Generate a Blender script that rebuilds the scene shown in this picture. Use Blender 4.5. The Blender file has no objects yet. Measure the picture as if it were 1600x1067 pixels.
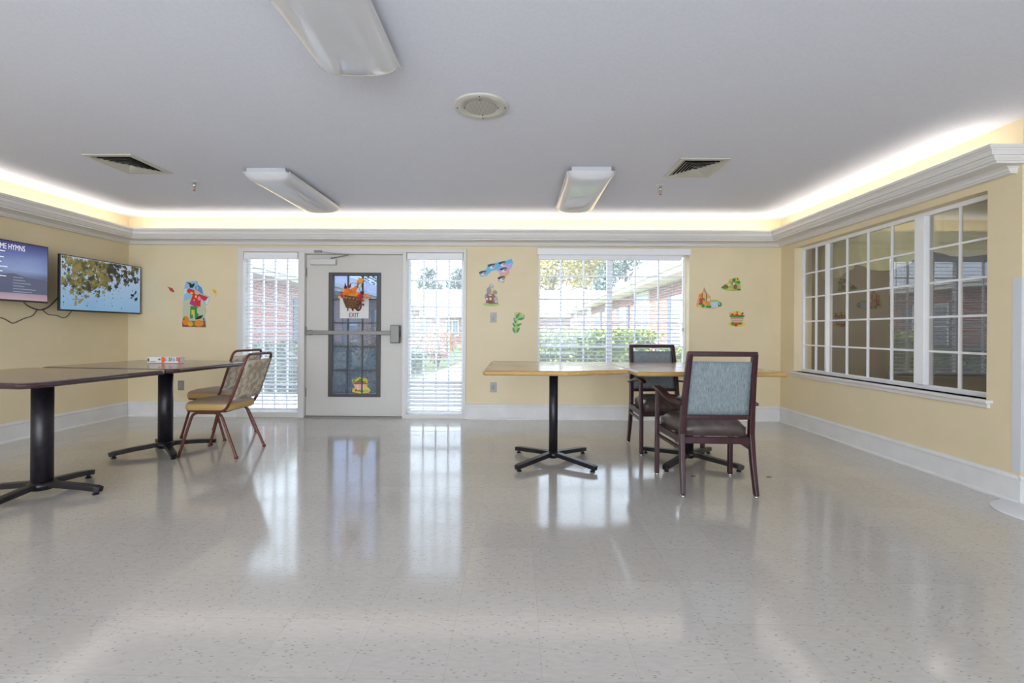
import bpy, bmesh, math, random
from mathutils import Vector, Matrix
PI = math.pi
R_ = math.radians
rnd = random.Random(7)
C = bpy.context.scene.collection
scn = bpy.context.scene

# ------------------------------------------------------------------ camera
FPX, HY, YAW, ROLL, CAMZ = 756.576, 516.99, 0.01113, 0.006307, 1.0723
XL, XR, D, H = -4.769, 3.179, 5.882, 2.4365
_f = Vector((-math.sin(YAW), math.cos(YAW), 0))
_r = Vector((math.cos(YAW), math.sin(YAW), 0))
_u = Vector((0, 0, 1))
_r2 = math.cos(ROLL) * _r + math.sin(ROLL) * _u
_u2 = math.cos(ROLL) * _u - math.sin(ROLL) * _r
cam_d = bpy.data.cameras.new('camera')
cam = bpy.data.objects.new('camera', cam_d)
C.objects.link(cam)
m3 = Matrix((_r2, _u2, -_f)).transposed()
cam.matrix_world = Matrix.Translation((0, 0, CAMZ)) @ m3.to_4x4()
cam_d.sensor_width = 36.0
cam_d.lens = FPX / 1600 * 36.0
cam_d.shift_y = (HY - 533.5) / 1600
cam_d.clip_start = 0.05
cam_d.clip_end = 400
scn.camera = cam

# ------------------------------------------------------------------ world, sun, large lights, exposure
w = bpy.data.worlds.new('world')
scn.world = w
w.use_nodes = True
nt = w.node_tree
nt.nodes.clear()
wo = nt.nodes.new('ShaderNodeOutputWorld')
bg = nt.nodes.new('ShaderNodeBackground')
sky = nt.nodes.new('ShaderNodeTexSky')
sky.sky_type = 'HOSEK_WILKIE'
sky.sun_direction = Vector((-0.84, 0.0, 0.54)).normalized()
sky.turbidity = 4.0
sky.ground_albedo = 0.4
mixw = nt.nodes.new('ShaderNodeMix'); mixw.data_type = 'RGBA'
mixw.inputs[0].default_value = 0.75
mixw.inputs[7].default_value = (0.80, 0.90, 1.0, 1)
nt.links.new(sky.outputs[0], mixw.inputs[6])
nt.links.new(mixw.outputs[2], bg.inputs[0])
bg.inputs[1].default_value = 3.0
nt.links.new(bg.outputs[0], wo.inputs[0])

def light(name, kind, energy, color, loc, rot=(0, 0, 0), **kw):
    l = bpy.data.lights.new(name, kind)
    l.energy = energy
    l.color = color
    for k, v in kw.items():
        setattr(l, k, v)
    o = bpy.data.objects.new(name, l)
    C.objects.link(o)
    o.location = loc
    o.rotation_euler = rot
    return o

sd = Vector((0.84, 0.03, -0.54)).normalized()
sun = light('sun', 'SUN', 6.0, (1.0, 0.94, 0.85), (0, 0, 20), angle=R_(0.6))
sun.rotation_euler = sd.to_track_quat('-Z', 'Y').to_euler()
# area fills added inside the unseen rear windows, standing in for daylight
for i, x in enumerate((-3.2, -0.8, 1.6)):
    light('rear_fill_light', 'AREA', 48, (0.80, 0.885, 1.0), (x, -4.05, 1.25), (R_(90), 0, 0),
          shape='RECTANGLE', size=1.7, size_y=1.9)
light('side_room_fill', 'AREA', 14, (1.0, 0.95, 0.85), (4.1, 4.5, 2.3), (0, 0, 0), shape='RECTANGLE', size=.6, size_y=1.2)  # unseen fill added to brighten the side room and the valance cloth
# lamp strips lying in the cove on top of the cornice
CW = (1.0, 0.93, 0.84)
STR = .92
def cove(cx, cy, L, along_x, name='cove_lamp'):
    light(name, 'AREA', STR * L, CW, (cx, cy, 2.205), (R_(180), 0, 0 if along_x else R_(90)),
          shape='RECTANGLE', size=L, size_y=0.07)
cove(-0.8, D - 0.14, 7.5, True)
cove(XL + 0.14, 0.9, 9.4, False)
cove(XR - 0.14, 4.42, 2.5, False)

scn.view_settings.view_transform = 'Standard'
scn.view_settings.look = 'None'
scn.view_settings.gamma = 1.0
scn.view_settings.use_curve_mapping = False
scn.view_settings.exposure = 1.0
cy_ = scn.cycles
cy_.use_denoising = True
cy_.max_bounces = 10
cy_.diffuse_bounces = 5
cy_.glossy_bounces = 4
cy_.transparent_max_bounces = 16
cy_.sample_clamp_indirect = 6.0
cy_.caustics_reflective = False
cy_.caustics_refractive = False

# ------------------------------------------------------------------ helpers
def ray(u, v):
    return _f + (u - 800) / FPX * _r2 - (v - HY) / FPX * _u2
def on_y(u, v, y):
    d = ray(u, v); t = y / d.y
    return Vector((d.x * t, y, CAMZ + d.z * t))
def on_x(u, v, x):
    d = ray(u, v); t = x / d.x
    return Vector((x, d.y * t, CAMZ + d.z * t))
def on_z(u, v, z):
    d = ray(u, v); t = (z - CAMZ) / d.z
    return Vector((d.x * t, d.y * t, z))

class MB:
    def __init__(s):
        s.v = []; s.f = []; s.m = []; s.smooth = []
    def add(s, vs, fs, mi=0, sm=False):
        b = len(s.v)
        s.v += [tuple(p) for p in vs]
        for f in fs:
            s.f.append([b + i for i in f]); s.m.append(mi); s.smooth.append(sm)
        return s
    def box(s, x0, x1, y0, y1, z0, z1, mi=0, M=None):
        vs = [Vector((x, y, z)) for x in (x0, x1) for y in (y0, y1) for z in (z0, z1)]
        if M is not None: vs = [M @ p for p in vs]
        return s.add(vs, [(0, 1, 3, 2), (4, 6, 7, 5), (0, 4, 5, 1), (2, 3, 7, 6), (0, 2, 6, 4), (1, 5, 7, 3)], mi)
    def tube(s, pts, r, n=10, mi=0, cap=True, sx=1.0):
        pts = [Vector(p) for p in pts]
        k = len(pts)
        rs = r if isinstance(r, (list, tuple)) else [r] * k
        ring = []; prev = None
        for i, p in enumerate(pts):
            if i == 0: t = pts[1] - p
            elif i == k - 1: t = p - pts[-2]
            else: t = (pts[i + 1] - p).normalized() + (p - pts[i - 1]).normalized()
            t.normalize()
            if prev is None:
                a = Vector((0, 0, 1)) if abs(t.z) < .9 else Vector((1, 0, 0))
                n1 = t.cross(a).normalized()
            else:
                n1 = (prev - t * prev.dot(t)).normalized()
            prev = n1
            n2 = t.cross(n1)
            ring.append([p + rs[i] * (math.cos(2 * PI * j / n) * n1 * sx + math.sin(2 * PI * j / n) * n2) for j in range(n)])
        vs = [q for rr in ring for q in rr]
        fs = [(i * n + j, i * n + (j + 1) % n, (i + 1) * n + (j + 1) % n, (i + 1) * n + j) for i in range(k - 1) for j in range(n)]
        s.add(vs, fs, mi, True)
        if cap:
            s.add(ring[0], [tuple(range(n - 1, -1, -1))], mi)
            s.add(ring[-1], [tuple(range(n))], mi)
        return s
    def bar(s, pts, w_, h_, mi=0, ws=None):
        """rectangular section swept along pts; width across (horizontal), height in the sweep plane"""
        pts = [Vector(p) for p in pts]; k = len(pts); ring = []
        for i, p in enumerate(pts):
            if i == 0: t = pts[1] - p
            elif i == k - 1: t = p - pts[-2]
            else: t = (pts[i + 1] - p).normalized() + (p - pts[i - 1]).normalized()
            t.normalize()
            side = t.cross(Vector((0, 0, 1)))
            if side.length < .3: side = Vector((1, 0, 0)) - t * t.x
            side.normalize(); up = side.cross(t).normalized()
            if abs(t.z) > .9:
                side = (Vector((1, 0, 0)) - t * t.x).normalized(); up = side.cross(t).normalized()
            ww = w_ if ws is None else ws[i]
            ring += [p + a * ww / 2 * side + b * h_ / 2 * up for a, b in ((-1, -1), (1, -1), (1, 1), (-1, 1))]
        fs = [(i * 4 + j, i * 4 + (j + 1) % 4, i * 4 + 4 + (j + 1) % 4, i * 4 + 4 + j) for i in range(k - 1) for j in range(4)]
        fs += [(3, 2, 1, 0), tuple(range(4 * k - 4, 4 * k))]
        return s.add(ring, fs, mi)
    def lathe(s, prof, c=(0, 0, 0), n=32, mi=0, sm=True):
        c = Vector(c); vs = []; k = len(prof)
        for r, z in prof:
            vs += [c + Vector((r * math.cos(2 * PI * j / n), r * math.sin(2 * PI * j / n), z)) for j in range(n)]
        fs = [(i * n + j, i * n + (j + 1) % n, (i + 1) * n + (j + 1) % n, (i + 1) * n + j) for i in range(k - 1) for j in range(n)]
        fs += [tuple(range(n - 1, -1, -1)), tuple(range((k - 1) * n, k * n))]
        return s.add(vs, fs, mi, sm)
    def prism(s, poly, z0, z1, mi=0, M=None):
        n = len(poly)
        vs = [Vector((x, y, z0)) for x, y in poly] + [Vector((x, y, z1)) for x, y in poly]
        if M is not None: vs = [M @ p for p in vs]
        fs = [tuple(range(n - 1, -1, -1)), tuple(range(n, 2 * n))] + [(i, (i + 1) % n, n + (i + 1) % n, n + i) for i in range(n)]
        return s.add(vs, fs, mi)
    def build(s, name, mats, parent=None, bevel=0, seg=2, loc=None, fix=True):
        me = bpy.data.meshes.new(name)
        me.from_pydata(s.v, [], s.f)
        if not isinstance(mats, (list, tuple)): mats = [mats]
        for m in mats: me.materials.append(m)
        me.polygons.foreach_set('material_index', s.m)
        me.polygons.foreach_set('use_smooth', s.smooth)
        me.update()
        if fix:
            bm = bmesh.new(); bm.from_mesh(me)
            bmesh.ops.recalc_face_normals(bm, faces=bm.faces)
            bm.to_mesh(me); bm.free()
        o = bpy.data.objects.new(name, me)
        C.objects.link(o)
        if parent: o.parent = parent
        if loc: o.location = loc
        if bevel:
            b = o.modifiers.new('edge', 'BEVEL'); b.width = bevel; b.segments = seg; b.limit_method = 'ANGLE'; b.angle_limit = R_(40)
        return o

def fillet(pts, r, n=5):
    pts = [Vector(p) for p in pts]; out = [pts[0]]
    for i in range(1, len(pts) - 1):
        a, b, c = pts[i - 1], pts[i], pts[i + 1]
        d1 = (a - b); d2 = (c - b)
        rr = min(r, d1.length * .49, d2.length * .49)
        p0 = b + d1.normalized() * rr; p1 = b + d2.normalized() * rr
        for k in range(n + 1):
            t = k / n
            out.append((1 - t) ** 2 * p0 + 2 * t * (1 - t) * b + t * t * p1)
    out.append(pts[-1])
    return out

def empty(name, loc, label, cat, rz=0, group=None):
    o = bpy.data.objects.new(name, None); C.objects.link(o)
    o.empty_display_size = .1
    o.location = loc; o.rotation_euler = (0, 0, rz)
    o['label'] = label; o['category'] = cat
    if group: o['group'] = group
    return o
def tag(o, label, cat, group=None):
    o['label'] = label; o['category'] = cat
    if group: o['group'] = group
    return o
def st(o, label=None, cat=None):
    o['kind'] = 'structure'
    if label: o['label'] = label
    if cat: o['category'] = cat
    return o
def sempty(name, loc, label, cat):
    o = empty(name, loc, label, cat); o['kind'] = 'structure'; return o
def copy_tree(o, parent=None):
    c = o.copy(); C.objects.link(c)
    if parent: c.parent = parent
    for ch in o.children: copy_tree(ch, c)
    return c

# ------------------------------------------------------------------ materials
def mat(name, col, rough=.6, metal=0, spec=.5, coat=0, emit=None, es=0, trans=0):
    m = bpy.data.materials.new(name); m.use_nodes = True
    p = m.node_tree.nodes['Principled BSDF']
    p.inputs['Base Color'].default_value = (*col, 1)
    p.inputs['Roughness'].default_value = rough
    p.inputs['Metallic'].default_value = metal
    p.inputs['Specular IOR Level'].default_value = spec
    p.inputs['Coat Weight'].default_value = coat
    if emit:
        p.inputs['Emission Color'].default_value = (*emit, 1); p.inputs['Emission Strength'].default_value = es
    return m
def P(m): return m.node_tree.nodes['Principled BSDF']
def nodes(m): return m.node_tree.nodes, m.node_tree.links
def noise_mix(m, c1, c2, scale=20, detail=3, lo=.35, hi=.65, stretch=None, rough=.5, bump=0, bdist=.002):
    """colour varies between c1 and c2 by noise in object space"""
    N, L = nodes(m)
    tc = N.new('ShaderNodeTexCoord'); mp = N.new('ShaderNodeMapping')
    if stretch: mp.inputs['Scale'].default_value = stretch
    nz = N.new('ShaderNodeTexNoise'); nz.inputs['Scale'].default_value = scale; nz.inputs['Detail'].default_value = detail
    nz.inputs['Roughness'].default_value = rough
    cr = N.new('ShaderNodeValToRGB')
    cr.color_ramp.elements[0].position = lo; cr.color_ramp.elements[0].color = (*c1, 1)
    cr.color_ramp.elements[1].position = hi; cr.color_ramp.elements[1].color = (*c2, 1)
    L.new(tc.outputs['Object'], mp.inputs[0]); L.new(mp.outputs[0], nz.inputs['Vector']); L.new(nz.outputs['Fac'], cr.inputs[0])
    L.new(cr.outputs[0], P(m).inputs['Base Color'])
    if bump:
        b = N.new('ShaderNodeBump'); b.inputs['Strength'].default_value = bump; b.inputs['Distance'].default_value = bdist
        L.new(nz.outputs['Fac'], b.inputs['Height']); L.new(b.outputs[0], P(m).inputs['Normal'])
    return m

M = {}
M['wall'] = noise_mix(mat('yellow_paint', (1, 1, 1), .55), (.80, .675, .44), (.83, .70, .465), 3, 2)
M['ceil'] = noise_mix(mat('ceiling_paint', (1, 1, 1), .9, spec=.1), (.785, .80, .885), (.815, .83, .915), 60, 3, bump=.12, bdist=.002)
M['trim'] = mat('white_trim_paint', (.76, .73, .70), .35)
M['base'] = noise_mix(mat('baseboard_paint', (1, 1, 1), .35), (.76, .75, .74), (.82, .81, .80), 5, 3)
M['frame'] = mat('window_white', (.90, .90, .92), .35)
M['door'] = mat('door_paint', (.66, .625, .58), .4)
M['bronze'] = mat('dark_bronze_trim', (.075, .066, .062), .45)
M['alu'] = mat('brushed_aluminium', (.27, .255, .24), .5, .5)
M['closer'] = mat('closer_grey', (.62, .61, .60), .35, .3)
M['steel'] = mat('steel', (.6, .6, .6), .25, 1)
M['black'] = mat('black_plastic', (.015, .015, .017), .35)
M['blackmetal'] = noise_mix(mat('black_powder_metal', (1, 1, 1), .38), (.006, .005, .008), (.018, .014, .020), 30, 4, bump=.05)
M['maple'] = None
M['vinyl'] = noise_mix(mat('brown_vinyl', (1, 1, 1), .33), (.075, .055, .05), (.12, .09, .082), 25, 4, bump=.1)
M['redwood'] = noise_mix(mat('burgundy_frame', (1, 1, 1), .33), (.028, .006, .010), (.052, .010, .016), 12, 3, stretch=(4, 4, 1))
M['redmetal'] = mat('rust_brown_tube', (.14, .042, .028), .35, .25)
M['cushion'] = mat('mustard_vinyl', (.52, .33, .11), .45)
M['seat_top'] = mat('taupe_vinyl', (.36, .26, .19), .5)
M['lens'] = mat('acrylic_lens', (.70, .70, .73), .06, spec=.5, coat=.4)
M['enamel'] = mat('white_enamel', (.60, .60, .63), .3)
M['vent'] = mat('vent_enamel', (.62, .60, .53), .45)
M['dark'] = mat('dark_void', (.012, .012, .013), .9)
M['outlet'] = mat('outlet_grey', (.27, .26, .25), .4, .3)
M['outlet_face'] = mat('outlet_face', (.36, .35, .33), .4)
M['white'] = mat('white_plastic', (.82, .83, .86), .4)
M['paper'] = mat('sign_white', (.82, .80, .78), .5)
M['red'] = mat('sign_red', (.70, .015, .03), .5)
def cloth():
    m = bpy.data.materials.new('valance_cloth'); m.use_nodes = True
    N, L = nodes(m); N.clear(); o = N.new('ShaderNodeOutputMaterial'); mx = N.new('ShaderNodeMixShader'); mx.inputs[0].default_value = .5
    d = N.new('ShaderNodeBsdfDiffuse'); t = N.new('ShaderNodeBsdfTranslucent')
    d.inputs[0].default_value = (.62, .62, .48, 1); t.inputs[0].default_value = (.80, .80, .62, 1)
    L.new(d.outputs[0], mx.inputs[1]); L.new(t.outputs[0], mx.inputs[2]); L.new(mx.outputs[0], o.inputs[0])
    return m
M['valance'] = cloth()
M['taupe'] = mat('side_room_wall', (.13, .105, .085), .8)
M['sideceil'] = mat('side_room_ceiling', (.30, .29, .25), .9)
M['guard'] = mat('corner_guard_vinyl', (.70, .72, .76), .4)

def glass(name, tint=(1, 1, 1), ior=1.5, rough=0.0, haze=0.0):
    m = bpy.data.materials.new(name); m.use_nodes = True
    N, L = nodes(m); N.clear()
    o = N.new('ShaderNodeOutputMaterial'); mx = N.new('ShaderNodeMixShader')
    t = N.new('ShaderNodeBsdfTransparent'); g = N.new('ShaderNodeBsdfGlossy'); fr = N.new('ShaderNodeFresnel')
    t.inputs[0].default_value = (*tint, 1); g.inputs['Roughness'].default_value = rough; fr.inputs[0].default_value = ior
    if haze:  # translucent share imitates the whitening glare over the outdoor view
        m2 = N.new('ShaderNodeMixShader'); m2.inputs[0].default_value = haze
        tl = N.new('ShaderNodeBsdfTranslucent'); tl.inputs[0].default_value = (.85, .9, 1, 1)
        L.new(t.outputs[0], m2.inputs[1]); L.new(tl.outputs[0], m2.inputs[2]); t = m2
    ge = N.new('ShaderNodeNewGeometry'); iv = N.new('ShaderNodeMath'); iv.operation = 'SUBTRACT'; iv.inputs[0].default_value = 1
    L.new(ge.outputs['Backfacing'], iv.inputs[1]); ml = N.new('ShaderNodeMath'); ml.operation = 'MULTIPLY'
    L.new(fr.outputs[0], ml.inputs[0]); L.new(iv.outputs[0], ml.inputs[1])      # reflect once, on the outer face
    L.new(ml.outputs[0], mx.inputs[0]); L.new(t.outputs[0], mx.inputs[1]); L.new(g.outputs[0], mx.inputs[2]); L.new(mx.outputs[0], o.inputs[0])
    return m
M['glass'] = glass('clear_glass', (.95, .98, 1.0), haze=.07)
M['door_glass'] = glass('tinted_door_glass', (.40, .45, .56), haze=.05)
M['side_glass'] = glass('interior_glass', (.75, .75, .75), 2.6)

def slat_mat():
    m = bpy.data.materials.new('blind_slat'); m.use_nodes = True
    N, L = nodes(m); N.clear()
    o = N.new('ShaderNodeOutputMaterial'); mx = N.new('ShaderNodeMixShader'); mx.inputs[0].default_value = .35
    d = N.new('ShaderNodeBsdfDiffuse'); t = N.new('ShaderNodeBsdfTranslucent')
    d.inputs[0].default_value = (.86, .87, .9, 1); t.inputs[0].default_value = (.86, .88, .92, 1)
    L.new(d.outputs[0], mx.inputs[1]); L.new(t.outputs[0], mx.inputs[2]); L.new(mx.outputs[0], o.inputs[0])
    return m
M['slat'] = slat_mat()

def floor_mat():
    m = mat('vinyl_tile', (.7, .68, .62), .13, spec=.62)
    N, L = nodes(m); p = P(m)
    tc = N.new('ShaderNodeTexCoord')
    mp = N.new('ShaderNodeMapping'); mp.inputs['Location'].default_value = (-.0831, -1.4838, 0)
    L.new(tc.outputs['Object'], mp.inputs[0])
    # 12 inch tile seams
    sx = N.new('ShaderNodeSeparateXYZ'); L.new(mp.outputs[0], sx.inputs[0])
    def seam(out):
        d = N.new('ShaderNodeMath'); d.operation = 'DIVIDE'; d.inputs[1].default_value = .3048; L.new(out, d.inputs[0])
        r = N.new('ShaderNodeMath'); r.operation = 'FRACT'; L.new(d.outputs[0], r.inputs[0])
        s = N.new('ShaderNodeMath'); s.operation = 'SUBTRACT'; s.inputs[1].default_value = .5; L.new(r.outputs[0], s.inputs[0])
        a = N.new('ShaderNodeMath'); a.operation = 'ABSOLUTE'; L.new(s.outputs[0], a.inputs[0])
        g = N.new('ShaderNodeMath'); g.operation = 'GREATER_THAN'; g.inputs[1].default_value = .4965; L.new(a.outputs[0], g.inputs[0])
        f = N.new('ShaderNodeMath'); f.operation = 'FLOOR'; L.new(d.outputs[0], f.inputs[0])
        return g, f
    g1, f1 = seam(sx.outputs[0]); g2, f2 = seam(sx.outputs[1])
    mxs = N.new('ShaderNodeMath'); mxs.operation = 'MAXIMUM'; L.new(g1.outputs[0], mxs.inputs[0]); L.new(g2.outputs[0], mxs.inputs[1])
    cmb = N.new('ShaderNodeCombineXYZ'); L.new(f1.outputs[0], cmb.inputs[0]); L.new(f2.outputs[0], cmb.inputs[1])
    wn = N.new('ShaderNodeTexWhiteNoise'); wn.noise_dimensions = '3D'; L.new(cmb.outputs[0], wn.inputs['Vector'])
    cr0 = N.new('ShaderNodeValToRGB'); L.new(wn.outputs['Value'], cr0.inputs[0])
    cr0.color_ramp.elements[0].color = (.585, .545, .495, 1); cr0.color_ramp.elements[1].color = (.625, .585, .535, 1)
    # cloudy streaks
    n1 = N.new('ShaderNodeTexNoise'); n1.inputs['Scale'].default_value = 45; n1.inputs['Detail'].default_value = 4
    mps = N.new('ShaderNodeMapping'); mps.inputs['Scale'].default_value = (.5, 1.6, 1); mps.inputs['Rotation'].default_value = (0, 0, .5)
    L.new(tc.outputs['Object'], mps.inputs[0]); L.new(mps.outputs[0], n1.inputs['Vector'])
    c1 = N.new('ShaderNodeValToRGB'); L.new(n1.outputs['Fac'], c1.inputs[0])
    c1.color_ramp.elements[0].position = .3; c1.color_ramp.elements[0].color = (.93, .925, .915, 1)
    c1.color_ramp.elements[1].position = .7; c1.color_ramp.elements[1].color = (1.03, 1.03, 1.03, 1)
    mu = N.new('ShaderNodeMix'); mu.data_type = 'RGBA'; mu.blend_type = 'MULTIPLY'; mu.inputs[0].default_value = 1
    L.new(cr0.outputs[0], mu.inputs[6]); L.new(c1.outputs[0], mu.inputs[7])
    # dark flecks
    prev = mu.outputs[2]
    for sc_, rot, th, col in ((170, .45, .20, (.27, .28, .30, 1)), (120, -.6, .16, (.36, .33, .28, 1))):
        mv = N.new('ShaderNodeMapping'); mv.inputs['Scale'].default_value = (.36, 1, 1); mv.inputs['Rotation'].default_value = (0, 0, rot)
        L.new(tc.outputs['Object'], mv.inputs[0])
        vo = N.new('ShaderNodeTexVoronoi'); vo.inputs['Scale'].default_value = sc_ * .55; vo.inputs['Randomness'].default_value = 1
        L.new(mv.outputs[0], vo.inputs['Vector'])
        wn2 = N.new('ShaderNodeSeparateColor'); L.new(vo.outputs['Color'], wn2.inputs[0])
        lt = N.new('ShaderNodeMath'); lt.operation = 'LESS_THAN'; lt.inputs[1].default_value = th; L.new(vo.outputs['Distance'], lt.inputs[0])
        gt = N.new('ShaderNodeMath'); gt.operation = 'GREATER_THAN'; gt.inputs[1].default_value = .55; L.new(wn2.outputs[0], gt.inputs[0])
        mm = N.new('ShaderNodeMath'); mm.operation = 'MULTIPLY'; L.new(lt.outputs[0], mm.inputs[0]); L.new(gt.outputs[0], mm.inputs[1])
        mx = N.new('ShaderNodeMix'); mx.data_type = 'RGBA'; mx.inputs[7].default_value = col
        m7 = N.new('ShaderNodeMath'); m7.operation = 'MULTIPLY'; m7.inputs[1].default_value = .75; L.new(mm.outputs[0], m7.inputs[0])
        L.new(m7.outputs[0], mx.inputs[0]); L.new(prev, mx.inputs[6]); prev = mx.outputs[2]
    mx = N.new('ShaderNodeMix'); mx.data_type = 'RGBA'; mx.inputs[7].default_value = (.36, .33, .29, 1)
    m7 = N.new('ShaderNodeMath'); m7.operation = 'MULTIPLY'; m7.inputs[1].default_value = .38; L.new(mxs.outputs[0], m7.inputs[0])
    L.new(m7.outputs[0], mx.inputs[0]); L.new(prev, mx.inputs[6])
    L.new(mx.outputs[2], p.inputs['Base Color'])
    n3 = N.new('ShaderNodeTexNoise'); n3.inputs['Scale'].default_value = 22; n3.inputs['Detail'].default_value = 3
    L.new(tc.outputs['Object'], n3.inputs['Vector'])
    b = N.new('ShaderNodeBump'); b.inputs['Strength'].default_value = .025; b.inputs['Distance'].default_value = .01
    L.new(n3.outputs['Fac'], b.inputs['Height']); L.new(b.outputs[0], p.inputs['Normal'])
    n4 = N.new('ShaderNodeTexNoise'); n4.inputs['Scale'].default_value = 2.5; n4.inputs['Detail'].default_value = 5
    L.new(tc.outputs['Object'], n4.inputs['Vector'])
    mr = N.new('ShaderNodeMapRange'); mr.inputs[3].default_value = .06; mr.inputs[4].default_value = .15
    L.new(n4.outputs['Fac'], mr.inputs[0]); L.new(mr.outputs[0], p.inputs['Roughness'])
    return m
M['floor'] = floor_mat()

def wood_mat(name, c1, c2, rough=.25, coat=.3, scale=3, stretch=(1, 14, 1)):
    m = mat(name, c1, rough, coat=coat)
    return noise_mix(m, c1, c2, scale, 5, .3, .7, stretch=stretch, rough=.6)
M['maple'] = wood_mat('maple_laminate', (.56, .36, .20), (.66, .44, .26))
M['oak_edge'] = wood_mat('oak_edge', (.47, .27, .085), (.58, .36, .13), .35, 0, 6, (2, 14, 2))
M['walnut'] = noise_mix(mat('tan_laminate', (1, 1, 1), .22, coat=.3), (.30, .20, .125), (.40, .28, .18), 60, 4)
M['dark_edge'] = mat('dark_wood_edge', (.045, .016, .02), .22, coat=.4)

def weave(name, c1, c2, scale, stretch):
    return noise_mix(mat(name, c1, .85, spec=.2), c1, c2, scale, 4, .32, .68, stretch=stretch, bump=.25, bdist=.001)
M['greyweave'] = weave('blue_grey_weave', (.15, .185, .20), (.30, .34, .35), 95, (3, 1, .3))
M['floral'] = noise_mix(mat('beige_pattern_cloth', (1, 1, 1), .85), (.42, .34, .25), (.64, .56, .44), 22, 3, .44, .56, rough=.55)

def brick_mat(name, axis):
    m = mat(name, (.4, .15, .1), .85)
    N, L = nodes(m)
    tc = N.new('ShaderNodeTexCoord'); sp = N.new('ShaderNodeSeparateXYZ'); cb = N.new('ShaderNodeCombineXYZ')
    L.new(tc.outputs['Object'], sp.inputs[0]); L.new(sp.outputs[axis], cb.inputs[0]); L.new(sp.outputs[2], cb.inputs[1])
    bt = N.new('ShaderNodeTexBrick'); bt.inputs['Scale'].default_value = 1
    bt.inputs['Color1'].default_value = (.36, .11, .075, 1); bt.inputs['Color2'].default_value = (.28, .085, .07, 1); bt.inputs['Mortar'].default_value = (.5, .42, .38, 1)
    bt.inputs['Mortar Size'].default_value = .012; bt.inputs['Brick Width'].default_value = .22; bt.inputs['Row Height'].default_value = .075
    L.new(cb.outputs[0], bt.inputs['Vector']); L.new(bt.outputs['Color'], P(m).inputs['Base Color'])
    return m
M['brick_y'] = brick_mat('brick_side', 1); M['brick_x'] = brick_mat('brick_front', 0)
M['shingle'] = noise_mix(mat('grey_shingle', (1, 1, 1), .9), (.40, .41, .43), (.52, .53, .55), 6, 4)
M['fascia'] = mat('white_fascia', (.82, .80, .76), .6)
M['shutter'] = mat('slate_shutter', (.10, .12, .17), .6)
M['extglass'] = mat('far_window_glass', (.25, .30, .36), .1, spec=.8)
M['concrete'] = noise_mix(mat('pale_concrete', (1, 1, 1), .9), (.66, .64, .60), (.76, .74, .70), 2, 4)
M['lawn'] = noise_mix(mat('lawn_green', (1, 1, 1), .95), (.10, .15, .05), (.22, .24, .09), 8, 5)
M['mulch'] = noise_mix(mat('mulch', (1, 1, 1), .95), (.14, .10, .07), (.26, .20, .14), 20, 5)
def leafm(name, c):
    m = mat(name, c, .55); return m
LEAF = {
 'hedge': [leafm('hedge_leaf_a', (.30, .42, .07)), leafm('hedge_leaf_b', (.46, .52, .12)), leafm('hedge_leaf_c', (.10, .19, .04))],
 'gold': [leafm('gold_leaf_a', (.72, .52, .12)), leafm('gold_leaf_b', (.60, .50, .20)), leafm('gold_leaf_c', (.42, .42, .20))],
 'pine': [leafm('pine_leaf_a', (.12, .18, .15)), leafm('pine_leaf_b', (.20, .27, .22)), leafm('pine_leaf_c', (.09, .13, .10))],
 'red': [leafm('red_leaf_a', (.55, .14, .08)), leafm('red_leaf_b', (.62, .30, .16)), leafm('red_leaf_c', (.28, .25, .08))],
 'dark': [leafm('dark_leaf_a', (.07, .12, .06)), leafm('dark_leaf_b', (.12, .18, .09)), leafm('dark_leaf_c', (.05, .08, .04))],
}
M['bark'] = noise_mix(mat('bark', (1, 1, 1), .9), (.10, .075, .05), (.19, .14, .10), 8, 4, stretch=(1, 1, .2))

# ------------------------------------------------------------------ room shell
XO = 6.2            # right limit of the open area behind the right wall's end
YE = 3.09           # where the right wall ends
o = MB().box(XL - .3, XO + .3, -4.6, D + .2, -.12, 0).build('floor', M['floor']); st(o, 'speckled cream vinyl tile floor', 'floor')
o = MB().box(XL - .3, XO + .3, -4.6, D + .3, H, H + .15).build('ceiling', M['ceil']); st(o, 'flat pale grey ceiling', 'ceiling')

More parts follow.
